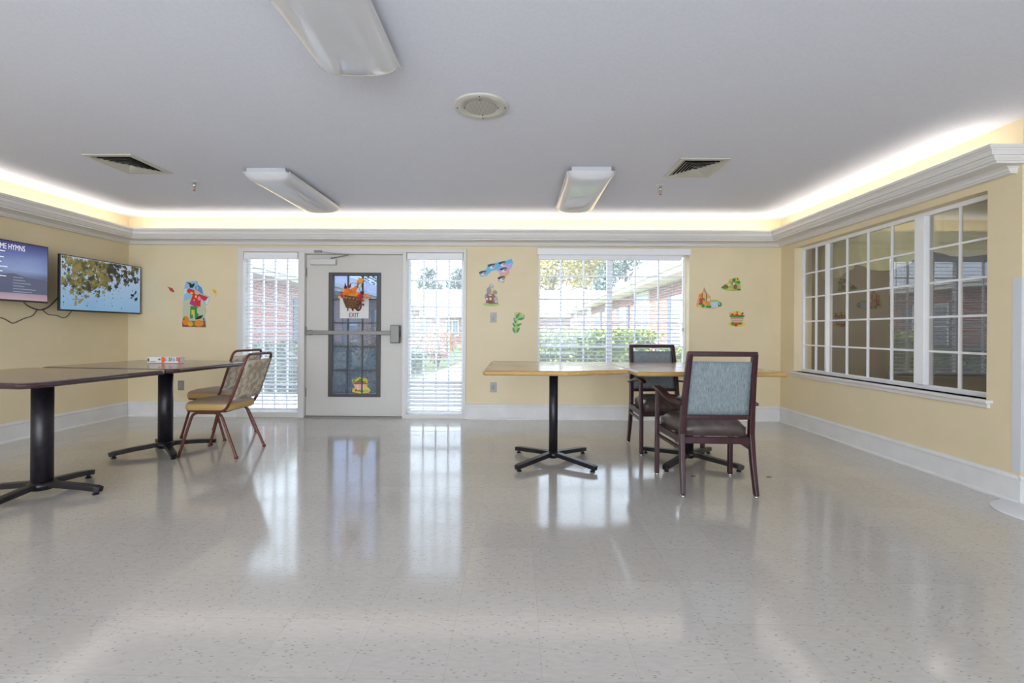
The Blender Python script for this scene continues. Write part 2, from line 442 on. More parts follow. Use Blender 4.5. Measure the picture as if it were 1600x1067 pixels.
def wall_holes(name, axis, c0, c1, a0, a1, z0, z1, holes, mats, label):
    """wall slab along x (axis 0) or y (axis 1); holes = (a0,a1,z0,z1)"""
    mb = MB()
    xs = sorted({a0, a1, *[h[0] for h in holes], *[h[1] for h in holes]})
    zs = sorted({z0, z1, *[h[2] for h in holes], *[h[3] for h in holes]})
    cells = {}
    for i in range(len(xs) - 1):
        for j in range(len(zs) - 1):
            cx, cz = (xs[i] + xs[i + 1]) / 2, (zs[j] + zs[j + 1]) / 2
            cells[i, j] = not any(h[0] < cx < h[1] and h[2] < cz < h[3] for h in holes)
    def pt(a, c, z): return (a, c, z) if axis == 0 else (c, a, z)
    for (i, j), on in cells.items():
        if not on: continue
        A0, A1, Z0, Z1 = xs[i], xs[i + 1], zs[j], zs[j + 1]
        for c in (c0, c1):
            mb.add([pt(A0, c, Z0), pt(A1, c, Z0), pt(A1, c, Z1), pt(A0, c, Z1)], [(0, 1, 2, 3)])
        if not cells.get((i - 1, j)): mb.add([pt(A0, c0, Z0), pt(A0, c1, Z0), pt(A0, c1, Z1), pt(A0, c0, Z1)], [(0, 1, 2, 3)])
        if not cells.get((i + 1, j)): mb.add([pt(A1, c0, Z0), pt(A1, c1, Z0), pt(A1, c1, Z1), pt(A1, c0, Z1)], [(0, 1, 2, 3)])
        if not cells.get((i, j - 1)): mb.add([pt(A0, c0, Z0), pt(A1, c0, Z0), pt(A1, c1, Z0), pt(A0, c1, Z0)], [(0, 1, 2, 3)])
        if not cells.get((i, j + 1)): mb.add([pt(A0, c0, Z1), pt(A1, c0, Z1), pt(A1, c1, Z1), pt(A0, c1, Z1)], [(0, 1, 2, 3)])
    o = mb.build(name, mats, fix=False)
    bm = bmesh.new(); bm.from_mesh(o.data); bmesh.ops.remove_doubles(bm, verts=bm.verts, dist=1e-5)
    bmesh.ops.recalc_face_normals(bm, faces=bm.faces); bm.to_mesh(o.data); bm.free()
    return st(o, label, 'wall')

UX0, UX1, UZ = -3.418, -.622, 2.068       # door unit outer edge
WX0, WX1, WZ0, WZ1 = .248, 2.075, .565, 2.03
RY0, RY1, RZ0, RZ1 = 3.315, 5.60, .628, 2.045
wall_holes('wall_back', 0, D, D + .2, XL - .2, XR + .2, 0, H, [(UX0 + .03, UX1 - .03, 0, UZ - .03), (WX0, WX1, WZ0, WZ1)], M['wall'], 'yellow back wall with the exit door and window')
wall_holes('wall_left', 1, XL - .2, XL, -4.3, D, 0, H, [], M['wall'], 'yellow left wall behind the televisions')
wall_holes('wall_right', 1, XR, XR + .2, YE, D, 0, H, [(RY0, RY1, RZ0, RZ1)], M['wall'], 'yellow right wall with the large interior window')
wall_holes('wall_rear', 0, -4.3, -4.1, XL, XO, 0, H, [(-4.1, -2.3, .25, 2.25), (-1.7, .1, .25, 2.25), (.7, 2.5, .25, 2.25)], M['wall'], 'yellow rear wall with tall windows')
wall_holes('wall_far_right', 1, XO, XO + .2, -4.3, D, 0, H, [], M['wall'], 'yellow wall at the far right of the open area')
# the dim side room behind the interior window
sr = MB()
sr.box(XR + .2, XO, YE, YE + .12, 0, H)
st(sr.build('wall_side_room_front', M['wall']), 'partition closing the side room', 'wall')
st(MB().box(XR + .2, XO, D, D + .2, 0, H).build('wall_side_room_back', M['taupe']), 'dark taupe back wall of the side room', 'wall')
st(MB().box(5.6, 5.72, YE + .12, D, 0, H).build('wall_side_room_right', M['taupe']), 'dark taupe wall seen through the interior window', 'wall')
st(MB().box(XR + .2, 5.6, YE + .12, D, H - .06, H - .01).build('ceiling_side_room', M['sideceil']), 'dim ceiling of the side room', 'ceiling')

# ---- baseboards
def baseboard(name, p0, p1, inward, label):
    p0 = Vector((*p0, 0)); p1 = Vector((*p1, 0)); d = p1 - p0; n = Vector((*inward, 0))
    prof = [(0, 0), (.028, 0), (.028, .012), (.018, .022), (.018, .150), (.024, .155), (.024, .166), (.014, .18), (0, .182)]
    vs = []
    for p in (p0, p1): vs += [p + n * a + Vector((0, 0, z)) for a, z in prof]
    k = len(prof)
    fs = [(i, i + 1, k + i + 1, k + i) for i in range(k - 1)] + [tuple(range(k)), tuple(range(k, 2 * k)), (0, k, 2 * k - 1, k - 1)]
    return st(MB().add(vs, fs).build(name, M['base']), label, 'baseboard')
baseboard('baseboard_back', (XL, D), (UX0, D), (0, -1), 'white baseboard on the back wall left of the door')
baseboard('baseboard_back', (UX1, D), (XR, D), (0, -1), 'white baseboard on the back wall right of the door')
baseboard('baseboard_left', (XL, -4.1), (XL, D - .028), (1, 0), 'white baseboard along the left wall')
baseboard('baseboard_right', (XR, YE), (XR, D - .028), (-1, 0), 'white baseboard along the right wall')
baseboard('baseboard_far_right', (XR - .02, YE), (XO, YE), (0, -1), 'white baseboard around the right wall corner')
# corner guard
g = MB().box(XR - .003, XR, YE, YE + .052, .20, 1.43).box(XR - .003, XR + .05, YE - .003, YE, .20, 1.43).build('corner_guard', M['guard'])
tag(g, 'pale grey corner guard on the edge of the right wall', 'corner guard')

# ---- cornice with cove
PROF = [(0, 2.098), (.045, 2.098), (.045, 2.108), (.055, 2.112), (.06, 2.128), (.085, 2.140), (.185, 2.143), (.185, 2.155), (.200, 2.160), (.203, 2.170),
        (.209, 2.174), (.214, 2.192), (.226, 2.212), (.240, 2.222), (.240, 2.230), (.252, 2.234), (.252, 2.254), (.232, 2.254), (.232, 2.19), (0, 2.19)]
mb = MB(); rings = []
rings.append([Vector((XL + a, -4.1, z)) for a, z in PROF])
rings.append([Vector((XL + a, D - a, z)) for a, z in PROF])
rings.append([Vector((XR - a, D - a, z)) for a, z in PROF])
rings.append([Vector((XR - a, 3.14 - .4 * a, z)) for a, z in PROF])
rings.append([Vector((XR, 3.14 - .4 * a, z)) for a, z in PROF])
k = len(PROF)
names = [('trim_1', 'white crown cornice along the left wall'), ('trim_2', 'white crown cornice along the back wall'), ('trim_3', 'white crown cornice along the right wall')]
for i, (nm, lb) in enumerate(names):
    rr = rings[i:i + 2] if i < 2 else rings[2:5]
    mb = MB()
    for q in range(len(rr) - 1):
        mb.add(rr[q] + rr[q + 1], [(j, j + 1, k + j + 1, k + j) for j in range(k - 1)])
    st(mb.build(nm, M['trim']), lb, 'cornice')

# ------------------------------------------------------------------ blinds and windows in the back wall
def blind(name, x0, x1, ztop, zbot, y, tilt, label, pitch=.046, cords=(.15, .85), wand=None, bunch=None, group=None):
    e = empty(name, (0, 0, 0), label, 'blind', group=group)
    MB().box(x0, x1, y - .035, y + .035, ztop - .075, ztop).box(x0 - .004, x1 + .004, y - .042, y - .035, ztop - .078, ztop + .003).build('headrail', M['frame'], e, bevel=.003)
    mb = MB(); z = ztop - .10; i = 0
    zs = []
    while z > zbot + .03:
        zs.append(z)
        z -= pitch
    for z in zs:
        j = rnd.uniform(-.6, .6)
        t = R_(tilt + j)
        if bunch and bunch[0] < z < bunch[1]: t = R_(bunch[2] + j)
        d = .025
        # outer edge higher with positive tilt; slightly crowned slat
        pts = [(-d, -d * math.sin(t)), (0, .0016), (d, d * math.sin(t))]
        top = [Vector((xx, y + a * math.cos(t), z + b + .0013)) for xx in (x0 + .006, x1 - .006) for a, b in pts]
        bot = [p - Vector((0, 0, .0026)) for p in top]
        mb.add(top + bot, [(0, 1, 4, 3), (1, 2, 5, 4), (6, 9, 10, 7), (7, 10, 11, 8), (0, 3, 9, 6), (2, 8, 11, 5), (0, 6, 7, 1), (1, 7, 8, 2), (3, 4, 10, 9), (4, 5, 11, 10)])
    mb.build('slats', M['slat'], e)
    MB().box(x0 + .004, x1 - .004, y - .025, y + .025, zbot, zbot + .018).build('bottom_rail', M['frame'], e, bevel=.003)
    mb = MB()
    for c in cords:
        xx = x0 + (x1 - x0) * c
        for dy in (-.027, .027): mb.tube([(xx, y + dy, ztop - .07), (xx, y + dy, zbot + .01)], .0011, 5)
    mb.build('ladder_cords', M['frame'], e)
    if wand is not None:
        MB().tube([(wand, y - .05, ztop - .07), (wand, y - .05, ztop - 1.0)], .0028, 6).box(wand - .012, wand + .012, y - .062, y - .04, 1.08, 1.12).build('wand', M['closer'], e)
    return e

def grid_window(name, x0, x1, z0, z1, y, cols, rows, label, fr=.035, bar=.02, depth=.05, mullion=None):
    e = sempty(name, (0, 0, 0), label, 'window')
    mb = MB()
    mb.box(x0, x0 + fr, y, y + depth, z0, z1).box(x1 - fr, x1, y, y + depth, z0, z1).box(x0 + fr, x1 - fr, y, y + depth, z0, z0 + fr).box(x0 + fr, x1 - fr, y, y + depth, z1 - fr, z1)
    if mullion: mb.box(mullion[0], mullion[1], y - .004, y + depth + .004, z0 + fr, z1 - fr)
    mb.build('window_frame', M['frame'], e, bevel=.003)
    mb = MB()
    for c in cols: mb.box(c - bar / 2, c + bar / 2, y + .014, y + .036, z0 + fr, z1 - fr)
    for r in rows: mb.box(x0 + fr, x1 - fr, y + .0145, y + .0355, r - bar / 2, r + bar / 2)
    mb.build('muntins', M['frame'], e)
    MB().box(x0 + fr - .005, x1 - fr + .005, y + .022, y + .028, z0 + fr - .005, z1 - fr + .005).build('pane', M['glass'], e)
    return e

# door unit casing
DX0, DX1, DZ1 = -2.590, -1.402, 1.992
SLL = (-3.345, -2.672); SLR = (-1.352, -.658)
mb = MB()
def casing(x0, x1, z0, z1): mb.box(x0, x1, D - .022, D + .13, z0, z1)
casing(UX0, SLL[0], 0, UZ); casing(SLL[1], DX0 - .004, 0, 2.016); casing(DX1 + .004, SLR[0], 0, 2.016); casing(SLR[1], UX1, 0, UZ)
casing(SLL[0], SLR[1], 2.016, UZ); casing(DX0 - .004, DX1 + .004, 1.996, 2.016)
casing(SLL[0], SLL[1], 0, .062); casing(SLR[0], SLR[1], 0, .05)
st(mb.build('trim_4', M['trim'], bevel=.004), 'white casing around the exit door and its sidelights', 'door casing')
for nm, (a, b), lb, til, bl in (('window_1', SLL, 'tall sidelight window left of the exit door', 13, 'white horizontal blind over the tall window left of the exit door'),
                        ('window_2', SLR, 'tall sidelight window right of the exit door', 5, 'white horizontal blind over the tall window right of the exit door')):
    zb = .062 if nm == 'window_1' else .05
    wd = b - a - .07
    grid_window(nm, a, b, zb, 2.016, D + .08, [a + .035 + wd * q / 4 for q in (1, 2, 3)], [1.69, 1.365, 1.04, .715, .39], lb)
    blind('window_blind', a + .012, b - .012, 2.008, zb + .03, D + .02, til, bl, cords=(.13, .87), bunch=(.14, .44, 36) if nm == 'window_2' else None)

# the exit door
dr = sempty('door_1', (0, 0, 0), 'off-white exit door with dark framed glass', 'door')
GX0, GX1, GZ0, GZ1 = -2.315, -1.672, .252, 1.775
mb = MB(); yd0, yd1 = D + .03, D + .075
mb.box(DX0, GX0 + .02, yd0, yd1, .018, DZ1).box(GX1 - .02, DX1, yd0, yd1, .018, DZ1).box(GX0 + .02, GX1 - .02, yd0, yd1, .018, GZ0 + .02).box(GX0 + .02, GX1 - .02, yd0, yd1, GZ1 - .02, DZ1)
mb.build('door_slab', M['door'], dr)
mb = MB(); fw = .052
for a, b, c, d_ in ((GX0, GX0 + fw, GZ0, GZ1), (GX1 - fw, GX1, GZ0, GZ1), (GX0 + fw, GX1 - fw, GZ0, GZ0 + fw * .7), (GX0 + fw, GX1 - fw, GZ1 - fw * .7, GZ1)):
    mb.box(a, b, yd0 - .014, yd1 + .014, c, d_)
mb.build('glazing_frame', M['bronze'], dr, bevel=.004)
mb = MB(); gw = GX1 - GX0 - 2 * fw; gh = GZ1 - GZ0 - 1.4 * fw
for q in (1, 2): mb.box(GX0 + fw + gw * q / 3 - .008, GX0 + fw + gw * q / 3 + .008, yd0 + .008, yd1 - .01, GZ0 + fw * .7, GZ1 - fw * .7)
for q in (1, 2, 3, 4): mb.box(GX0 + fw, GX1 - fw, yd0 + .0085, yd1 - .0105, GZ0 + fw * .7 + gh * q / 5 - .007, GZ0 + fw * .7 + gh * q / 5 + .007)
mb.build('muntins', M['bronze'], dr)
MB().box(GX0 + .02, GX1 - .02, yd0 + .018, yd0 + .024, GZ0 + .02, GZ1 - .02).build('pane', M['door_glass'], dr)
# panic bar
ZB = 1.035
pb = MB().box(-2.553, -1.50, yd0 - .085, yd0 - .045, ZB - .022, ZB + .026).build('panic_bar', M['alu'], dr, bevel=.006)
MB().box(-2.556, -2.51, yd0 - .06, yd0, ZB - .03, ZB + .034).build('end_bracket', M['alu'], pb, bevel=.005)
MB().box(-1.535, -1.425, yd0 - .10, yd0, .915, 1.135).build('latch_case', M['alu'], dr, bevel=.012, seg=3)
MB().box(-1.443, -1.424, yd0 - .075, yd0 - .03, .985, 1.065).build('latch_side', M['dark'], dr, bevel=.004)
# closer
MB().box(-2.525, -2.215, yd0 - .06, yd0, 1.862, 1.934).build('door_closer', M['closer'], dr, bevel=.006)
mb = MB().bar([(-2.27, yd0 - .03, 1.945), (-2.05, yd0 - .11, 1.972)], .022, .006)
mb.bar([(-2.05, yd0 - .11, 1.978), (-2.42, D - .03, 2.02)], .022, .006).tube([(-2.27, yd0 - .03, 1.93), (-2.27, yd0 - .03, 1.955)], .012).tube([(-2.05, yd0 - .11, 1.965), (-2.05, yd0 - .11, 1.985)], .01)
mb.box(-2.47, -2.38, D - .045, D - .0, 2.008, 2.035)
mb.build('closer_arm', M['alu'], dr)
st(MB().box(DX0, DX1, D - .02, D + .13, 0, .016).build('trim_5', M['alu']), 'metal threshold under the exit door', 'threshold')
MB().tube([(DX0 + .002, yd0 - .006, .25), (DX0 + .002, yd0 - .006, .36)], .006).tube([(DX0 + .002, yd0 - .006, 1.0), (DX0 + .002, yd0 - .006, 1.11)], .006).tube([(DX0 + .002, yd0 - .006, 1.72), (DX0 + .002, yd0 - .006, 1.83)], .006).build('hinge', M['alu'], dr)

# main window
wm0, wm1 = on_y(948, 480, D + .13).x, on_y(956.5, 480, D + .13).x
cols = [on_y(u, 480, D + .13).x for u in (876, 912, 992.5, 1029)]
rows = [on_y(900, v, D + .13).z for v in (431.5, 467.5, 504.5, 541)]
grid_window('window_3', WX0, WX1, WZ0, WZ1, D + .12, cols, rows, 'wide window in the back wall over the courtyard hedge', mullion=(wm0, wm1), bar=.018, fr=.03)
st(MB().box(WX0 - .03, WX1 + .03, D - .03, D + .12, WZ0 - .028, WZ0).build('trim_6', M['trim'], bevel=.004), 'white sill under the wide back window', 'window sill')
bl = blind('window_blind', WX0 + .008, WX1 - .09, 2.02, WZ0 + .02, D + .045, 8, 'white horizontal blind over the wide window above the tables', cords=(.06, .35, .65, .94), wand=WX1 - .075, pitch=.0455)
MB().box(WX0 - .012, WX1 + .006, D - .04, D - .02, 1.995, 2.072).build('valance_board', M['frame'], bl, bevel=.004)

for nm, x0 in (('window_5', -4.1), ('window_6', -1.7), ('window_7', .7)):
    grid_window(nm, x0, x0 + 1.8, .25, 2.25, -4.24, [x0 + .9], [.92, 1.58], 'tall rear window behind the viewer')
# interior window in the right wall
rwn = sempty('window_4', (0, 0, 0), 'large gridded interior window in the right wall', 'window')
GXX = XR + .10
ys = {u: on_x(u, 500, GXX).y for u in (1246, 1295, 1297, 1437, 1452)}
yA, yB, yC, yD_ = RY1, on_x(1295, 500, GXX).y, on_x(1437, 500, GXX).y, on_x(1452, 500, GXX).y
mb = MB()
def rb(y0, y1, z0, z1, x0=GXX - .02, x1=GXX + .03): mb.box(x0, x1, min(y0, y1), max(y0, y1), z0, z1)
rb(RY0, RY0 + .03, RZ0, RZ1); rb(RY1 - .045, RY1, RZ0, RZ1); rb(RY0 + .03, RY1 - .045, RZ0, RZ0 + .035); rb(RY0 + .03, RY1 - .045, RZ1 - .035, RZ1)
rb(yC, yD_, RZ0 + .035, RZ1 - .035, GXX - .045, GXX + .03)
rb(yB - .014, yB + .014, RZ0 + .035, RZ1 - .035, GXX - .035, GXX + .03)
rb(yC - .0, yC + .022, RZ0 + .035, RZ1 - .035, GXX - .03, GXX - .021)
mb.build('window_frame', M['frame'], rwn, bevel=.003)
mb = MB()
rowz = [RZ0 + .035 + (RZ1 - RZ0 - .07) * q / 5 for q in (1, 2, 3, 4)]
colsY = [(RY1 - .045 + yB) / 2] + [yC + (yB - yC) * q / 4 for q in (1, 2, 3)] + [RY0 + .03 + (yD_ - RY0 - .03) * q / 2 for q in (1,)]
wdt = .016
for c in colsY: mb.box(GXX - .012, GXX + .008, c - wdt / 2, c + wdt / 2, RZ0 + .035, RZ1 - .035)
for r in rowz: mb.box(GXX - .0115, GXX + .0075, RY0 + .03, RY1 - .045, r - wdt / 2, r + wdt / 2)
mb.build('muntins', M['frame'], rwn)
MB().box(GXX - .003, GXX + .003, RY0 + .02, RY1 - .03, RZ0 + .03, RZ1 - .03).build('pane', M['side_glass'], rwn)
mb = MB().box(XR - .045, GXX + .1, RY0 - .045, RY1 + .03, RZ0 - .022, RZ0).box(XR - .022, XR, RY0 - .03, RY1 + .02, RZ0 - .055, RZ0 - .022)
st(mb.build('trim_7', M['trim'], bevel=.004), 'white sill along the interior window', 'window sill')

# swagged valance in the side room
mb = MB(); ny, nz = 120, 8; vs = []
for i in range(ny + 1):
    t = i / ny; y = 3.30 + t * 2.30
    sw = abs(math.sin(PI * t * 2.6))
    drop = .30 + .13 * (sw ** .8)
    for j in range(nz + 1):
        s = j / nz
        fold = .018 * math.sin(y * 34 + s * 2) * (.3 + s) * (1 - .5 * sw)
        vs.append((3.52 + fold - .04 * math.sin(PI * s), y, 2.10 - drop * s))
vs2 = [(x + .004, y, z) for x, y, z in vs]
n_ = nz + 1; tot = len(vs)
fs = [(i * n_ + j, i * n_ + j + 1, (i + 1) * n_ + j + 1, (i + 1) * n_ + j) for i in range(ny) for j in range(nz)]
fs += [tuple(a + tot for a in f[::-1]) for f in fs[:]]
mb.add(vs + vs2, fs, 0, True)
va = mb.build('valance', M['valance'], fix=False)
tag(va, 'pale green swagged cloth valance behind the interior window glass', 'valance')
MB().tube([(3.5, 3.25, 2.105), (3.5, 5.66, 2.105)], .012).build('rod', M['frame'], va)

# ------------------------------------------------------------------ ceiling fixtures
def wrap_light(loc, label, L=1.22):
    e = empty('ceiling_light', loc, label, 'ceiling light', group='wraparound ceiling lights')
    MB().box(-.165, .165, -L / 2 + .01, L / 2 - .01, -.035, -.001).build('housing', M['enamel'], e, bevel=.003)
    mb = MB(); ns, ntt = 28, 30; vs = []
    for i in range(ntt + 1):
        t = -1 + 2 * i / ntt
        t = math.copysign(abs(t) ** .55, t) if abs(t) > 0 else 0
        for j in range(ns + 1):
            s = -1 + 2 * j / ns
            s = math.copysign(abs(s) ** .7, s) if abs(s) > 0 else 0
            k_ = (1 - abs(s) ** 3.2) * (1 - abs(t) ** 16)
            # rounded plan corners
            wx = .2 * (1 - .10 * max(0, (abs(t) - .9) / .1) ** 3)
            z = -.038 - .078 * max(0, k_) ** .55
            vs.append((s * wx, t * L / 2, z))
    n_ = ns + 1
    fs = [(i * n_ + j, (i + 1) * n_ + j, (i + 1) * n_ + j + 1, i * n_ + j + 1) for i in range(ntt) for j in range(ns)]
    mb.add(vs, fs, 0, True)
    # top flange so the lens has a closed back
    mb.box(-.18, .18, -L / 2 + .02, L / 2 - .02, -.040, -.034)
    mb.tube(fillet([(-.198, -L / 2 + .02, -.037), (-.198, L / 2 - .01, -.037)], .01), .005, 6)
    mb.tube([(.198, -L / 2 + .02, -.037), (.198, L / 2 - .01, -.037)], .005, 6)
    mb.build('lens', M['lens'], e, fix=False)
    return e
wrap_light((-2.13, 4.66, H), 'white wraparound ceiling light left of centre, near the back wall')
wrap_light((.605, 4.61, H), 'white wraparound ceiling light above the oak-edged tables')
wrap_light((-.80, 1.84, H), 'white wraparound ceiling light closest to the viewer, cut by the frame')

def vent(loc, label, rz):
    e = empty('ceiling_vent', loc, label, 'air vent', rz=rz, group='louvred ceiling vents')
    a, b = .195, .23
    mb = MB()
    def ring(mb, a0, b0, z0, a1, b1, z1, th=.0):
        p = [(-a0, -b0, z0), (a0, -b0, z0), (a0, b0, z0), (-a0, b0, z0), (-a1, -b1, z1), (a1, -b1, z1), (a1, b1, z1), (-a1, b1, z1)]
        mb.add(p, [(0, 1, 5, 4), (1, 2, 6, 5), (2, 3, 7, 6), (3, 0, 4, 7)])
    ring(mb, a, b, -.001, a, b, -.008); ring(mb, a, b, -.008, a - .035, b - .035, -.010); ring(mb, a - .035, b - .035, -.010, a - .035, b - .035, -.001)
    mb.build('frame', M['vent'], e)
    mb = MB()
    for q in range(6):
        s = 1 - q / 6.6
        A, B = (a - .037) * s, (b - .037) * s
        s2 = s - .112
        A2, B2 = (a - .037) * s2, (b - .037) * s2
        if A2 < .01: A2 = B2 = .004
        ring(mb, A, B, -.013 - .001 * q, A2, B2, -.004)
        ring(mb, A, B, -.0118 - .001 * q, A2, B2, -.0028)
    mb.build('louvres', M['vent'], e)
    MB().box(-a + .036, a - .036, -b + .036, b - .036, -.0012, -.0004).build('duct_shade_plate', M['dark'], e)  # flat dark plate on the solid ceiling, painted as shade inside a duct
    return e
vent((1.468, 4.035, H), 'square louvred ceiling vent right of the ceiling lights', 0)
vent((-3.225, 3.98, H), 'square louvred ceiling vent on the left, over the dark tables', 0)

sp = empty('ceiling_speaker', (-.228, 2.935, H), 'round perforated ceiling speaker near the middle of the ceiling', 'speaker')
MB().lathe([(.165, 0), (.167, -.006), (.160, -.012), (.095, -.013), (.094, -.010)][::-1], n=48).build('cover', M['vent'], sp)
def grille():
    m = mat('speaker_grille', (.45, .44, .40), .5)
    N, L = nodes(m); tc = N.new('ShaderNodeTexCoord'); vo = N.new('ShaderNodeTexVoronoi'); vo.inputs['Scale'].default_value = 130; vo.inputs['Randomness'].default_value = 0
    cr = N.new('ShaderNodeValToRGB'); cr.color_ramp.interpolation = 'CONSTANT'
    cr.color_ramp.elements[0].color = (.05, .05, .05, 1); cr.color_ramp.elements[1].position = .3; cr.color_ramp.elements[1].color = (.6, .58, .52, 1)
    L.new(tc.outputs['Object'], vo.inputs['Vector']); L.new(vo.outputs['Distance'], cr.inputs[0]); L.new(cr.outputs[0], P(m).inputs['Base Color'])
    return m
MB().lathe([(.094, -.011), (.094, -.0145)], n=48, sm=False).build('grille', grille(), sp)
for r in (.145, .102):
    for q in range(4):
        c = (r * math.cos(q * PI / 2), r * math.sin(q * PI / 2), 0)
        MB().lathe([(.0035, -.012), (.0035, -.0165)], c, 8).build('screw', M['dark'], sp)

def sprinkler(loc, label):
    e = empty('sprinkler_head', loc, label, 'fire sprinkler', group='fire sprinklers')
    MB().lathe([(.038, 0), (.036, -.006), (.018, -.016), (.012, -.018)], n=24).build('escutcheon', M['closer'], e)
    MB().lathe([(.012, -.016), (.013, -.05), (.010, -.052), (.009, -.06)], n=16).build('body', M['steel'], e)
    mb = MB().tube([(-.010, 0, -.058), (-.013, 0, -.07), (-.004, 0, -.088)], .002, 6).tube([(.010, 0, -.058), (.013, 0, -.07), (.004, 0, -.088)], .002, 6)
    mb.lathe([(.015, -.09), (.015, -.092)], n=16).tube([(0, 0, -.06), (0, 0, -.088)], .0025, 6)
    mb.build('deflector', mat('copper', (.45, .2, .13), .35, .8), e)
    return e
sprinkler((-2.985, 4.43, H), 'pendant fire sprinkler left of the ceiling lights')
sprinkler((1.318, 4.51, H), 'pendant fire sprinkler between the right vent and right ceiling light')

# ------------------------------------------------------------------ tables
def round_rect(w_, d_, r, n=6):
    out = []
    for cx, cy, a0 in ((w_ / 2 - r, d_ / 2 - r, 0), (-w_ / 2 + r, d_ / 2 - r, 90), (-w_ / 2 + r, -d_ / 2 + r, 180), (w_ / 2 - r, -d_ / 2 + r, 270)):
        for q in range(n + 1):
            a = R_(a0 + 90 * q / n); out.append((cx + r * math.cos(a), cy + r * math.sin(a)))
    return out
def table(name, loc, rz, w_, d_, label, style, col_off=(0, 0), base_rz=0, H_=.787, group=None, L=.43, cr=.036, outline=None):
    e = empty(name, (loc[0], loc[1], 0), label, 'table', rz=rz, group=group)
    dark = style == 'dark'
    r = .075 if dark else .015
    th = .034
    def inset(poly, a):
        out = []; n_ = len(poly)
        for i in range(n_):
            p = Vector(poly[i]); d1 = (p - Vector(poly[i - 1])).normalized(); d2 = (Vector(poly[(i + 1) % n_]) - p).normalized()
            n1 = Vector((-d1.y, d1.x)); n2 = Vector((-d2.y, d2.x)); b = (n1 + n2).normalized()
            out.append(tuple(p + b * a / max(.5, b.dot(n1))))
        return out
    top = MB().prism(inset(outline, .018) if outline else round_rect(w_ - .036, d_ - .036, max(r - .018, .006)), H_ - th + .002, H_).build('tabletop', M['walnut'] if dark else M['maple'], e)
    mb = MB(); poly = inset(outline, .015) if outline else round_rect(w_ - .03, d_ - .03, max(r - .015, .008))
    n = len(poly)
    sec = []
    for q in range(7):
        a = -PI / 2 + PI * q / 6
        sec.append((.0 + .016 * math.cos(a), H_ - th / 2 + th / 2 * math.sin(a) - .0005))
    sec = [(-.008, H_ - th)] + sec + [(-.008, H_ + .0004)]
    vs = []
    for i in range(n):
        p = Vector(poly[i]); a = Vector(poly[i - 1]); b = Vector(poly[(i + 1) % n])
        t = (b - a).normalized(); nn = Vector((t.y, -t.x))
        for o_, z in sec: vs.append((p.x + nn.x * o_, p.y + nn.y * o_, z))
    k = len(sec)
    mb.add(vs, [(i * k + j, ((i + 1) % n) * k + j, ((i + 1) % n) * k + j + 1, i * k + j + 1) for i in range(n) for j in range(k - 1)], 0, False)
    mb.build('edge_band', M['dark_edge'] if dark else M['oak_edge'], e)
    MB().box(-.16 + col_off[0], .16 + col_off[0], -.16 + col_off[1], .16 + col_off[1], H_ - th - .008, H_ - th + .001).build('mounting_plate', M['blackmetal'] if dark else M['dark_edge'], e)
    c = Vector((col_off[0], col_off[1], 0))
    MB().lathe([(cr, .035), (cr, H_ - th - .006)], c, 28).lathe([(cr + .02, .05), (cr + .018, .075), (cr + .003, .09)], c, 28).build('column', M['blackmetal'], e)
    for q in range(4):
        a = R_(45 + 90 * q) + base_rz
        dx, dy = math.cos(a), math.sin(a)
        mb = MB()
        pts = [c + Vector((dx * l_, dy * l_, z)) for l_, z in ((0, .065), (.08, .066), (.25, .052), (L - .03, .040), (L, .033))]
        mb.bar(pts, .05, .034, ws=[.06, .055, .05, .05, .036])
        mb.tube([c + Vector((dx * (L - .035), dy * (L - .035), 0)), c + Vector((dx * (L - .035), dy * (L - .035), .03))], .011, 10)
        mb.lathe([(.02, 0), (.02, .009), (.012, .012)], c + Vector((dx * (L - .035), dy * (L - .035), 0)), 14)
        mb.build('foot', M['blackmetal'], e, bevel=.006)
    return e
table('square_table', (.300, 3.98), 0, 1.06, 1.13, 'oak-edged square pedestal table with nothing on it, left one of the pair by the window', 'oak', base_rz=R_(0), H_=.789, outline=[(-.53, -.55), (-.545, -.538), (-.545, .57), (-.53, .585), (.52, .585), (.535, .57), (.535, -.355), (.522, -.372), (.06, -.557)][::-1], group='oak edged pedestal tables')
table('square_table', (1.408, 4.09), R_(1.5), 1.11, 1.12, 'oak-edged square pedestal table between the two grey armchairs', 'oak', col_off=(.015, -.07), H_=.782, group='oak edged pedestal tables')
table('dining_table', (-3.10, 4.13), R_(-5), 1.14, .98, 'dark-edged tan pedestal table carrying the long carton', 'dark', col_off=(.02, .075), base_rz=R_(5), H_=.77, L=.385, cr=.056, group='dark edged pedestal tables')
table('dining_table', (-3.19, 3.13), R_(-5), 1.14, .98, 'dark-edged tan pedestal table under the hymns television, nothing on it', 'dark', col_off=(.135, -.03), base_rz=R_(51), H_=.77, L=.38, cr=.056, group='dark edged pedestal tables')

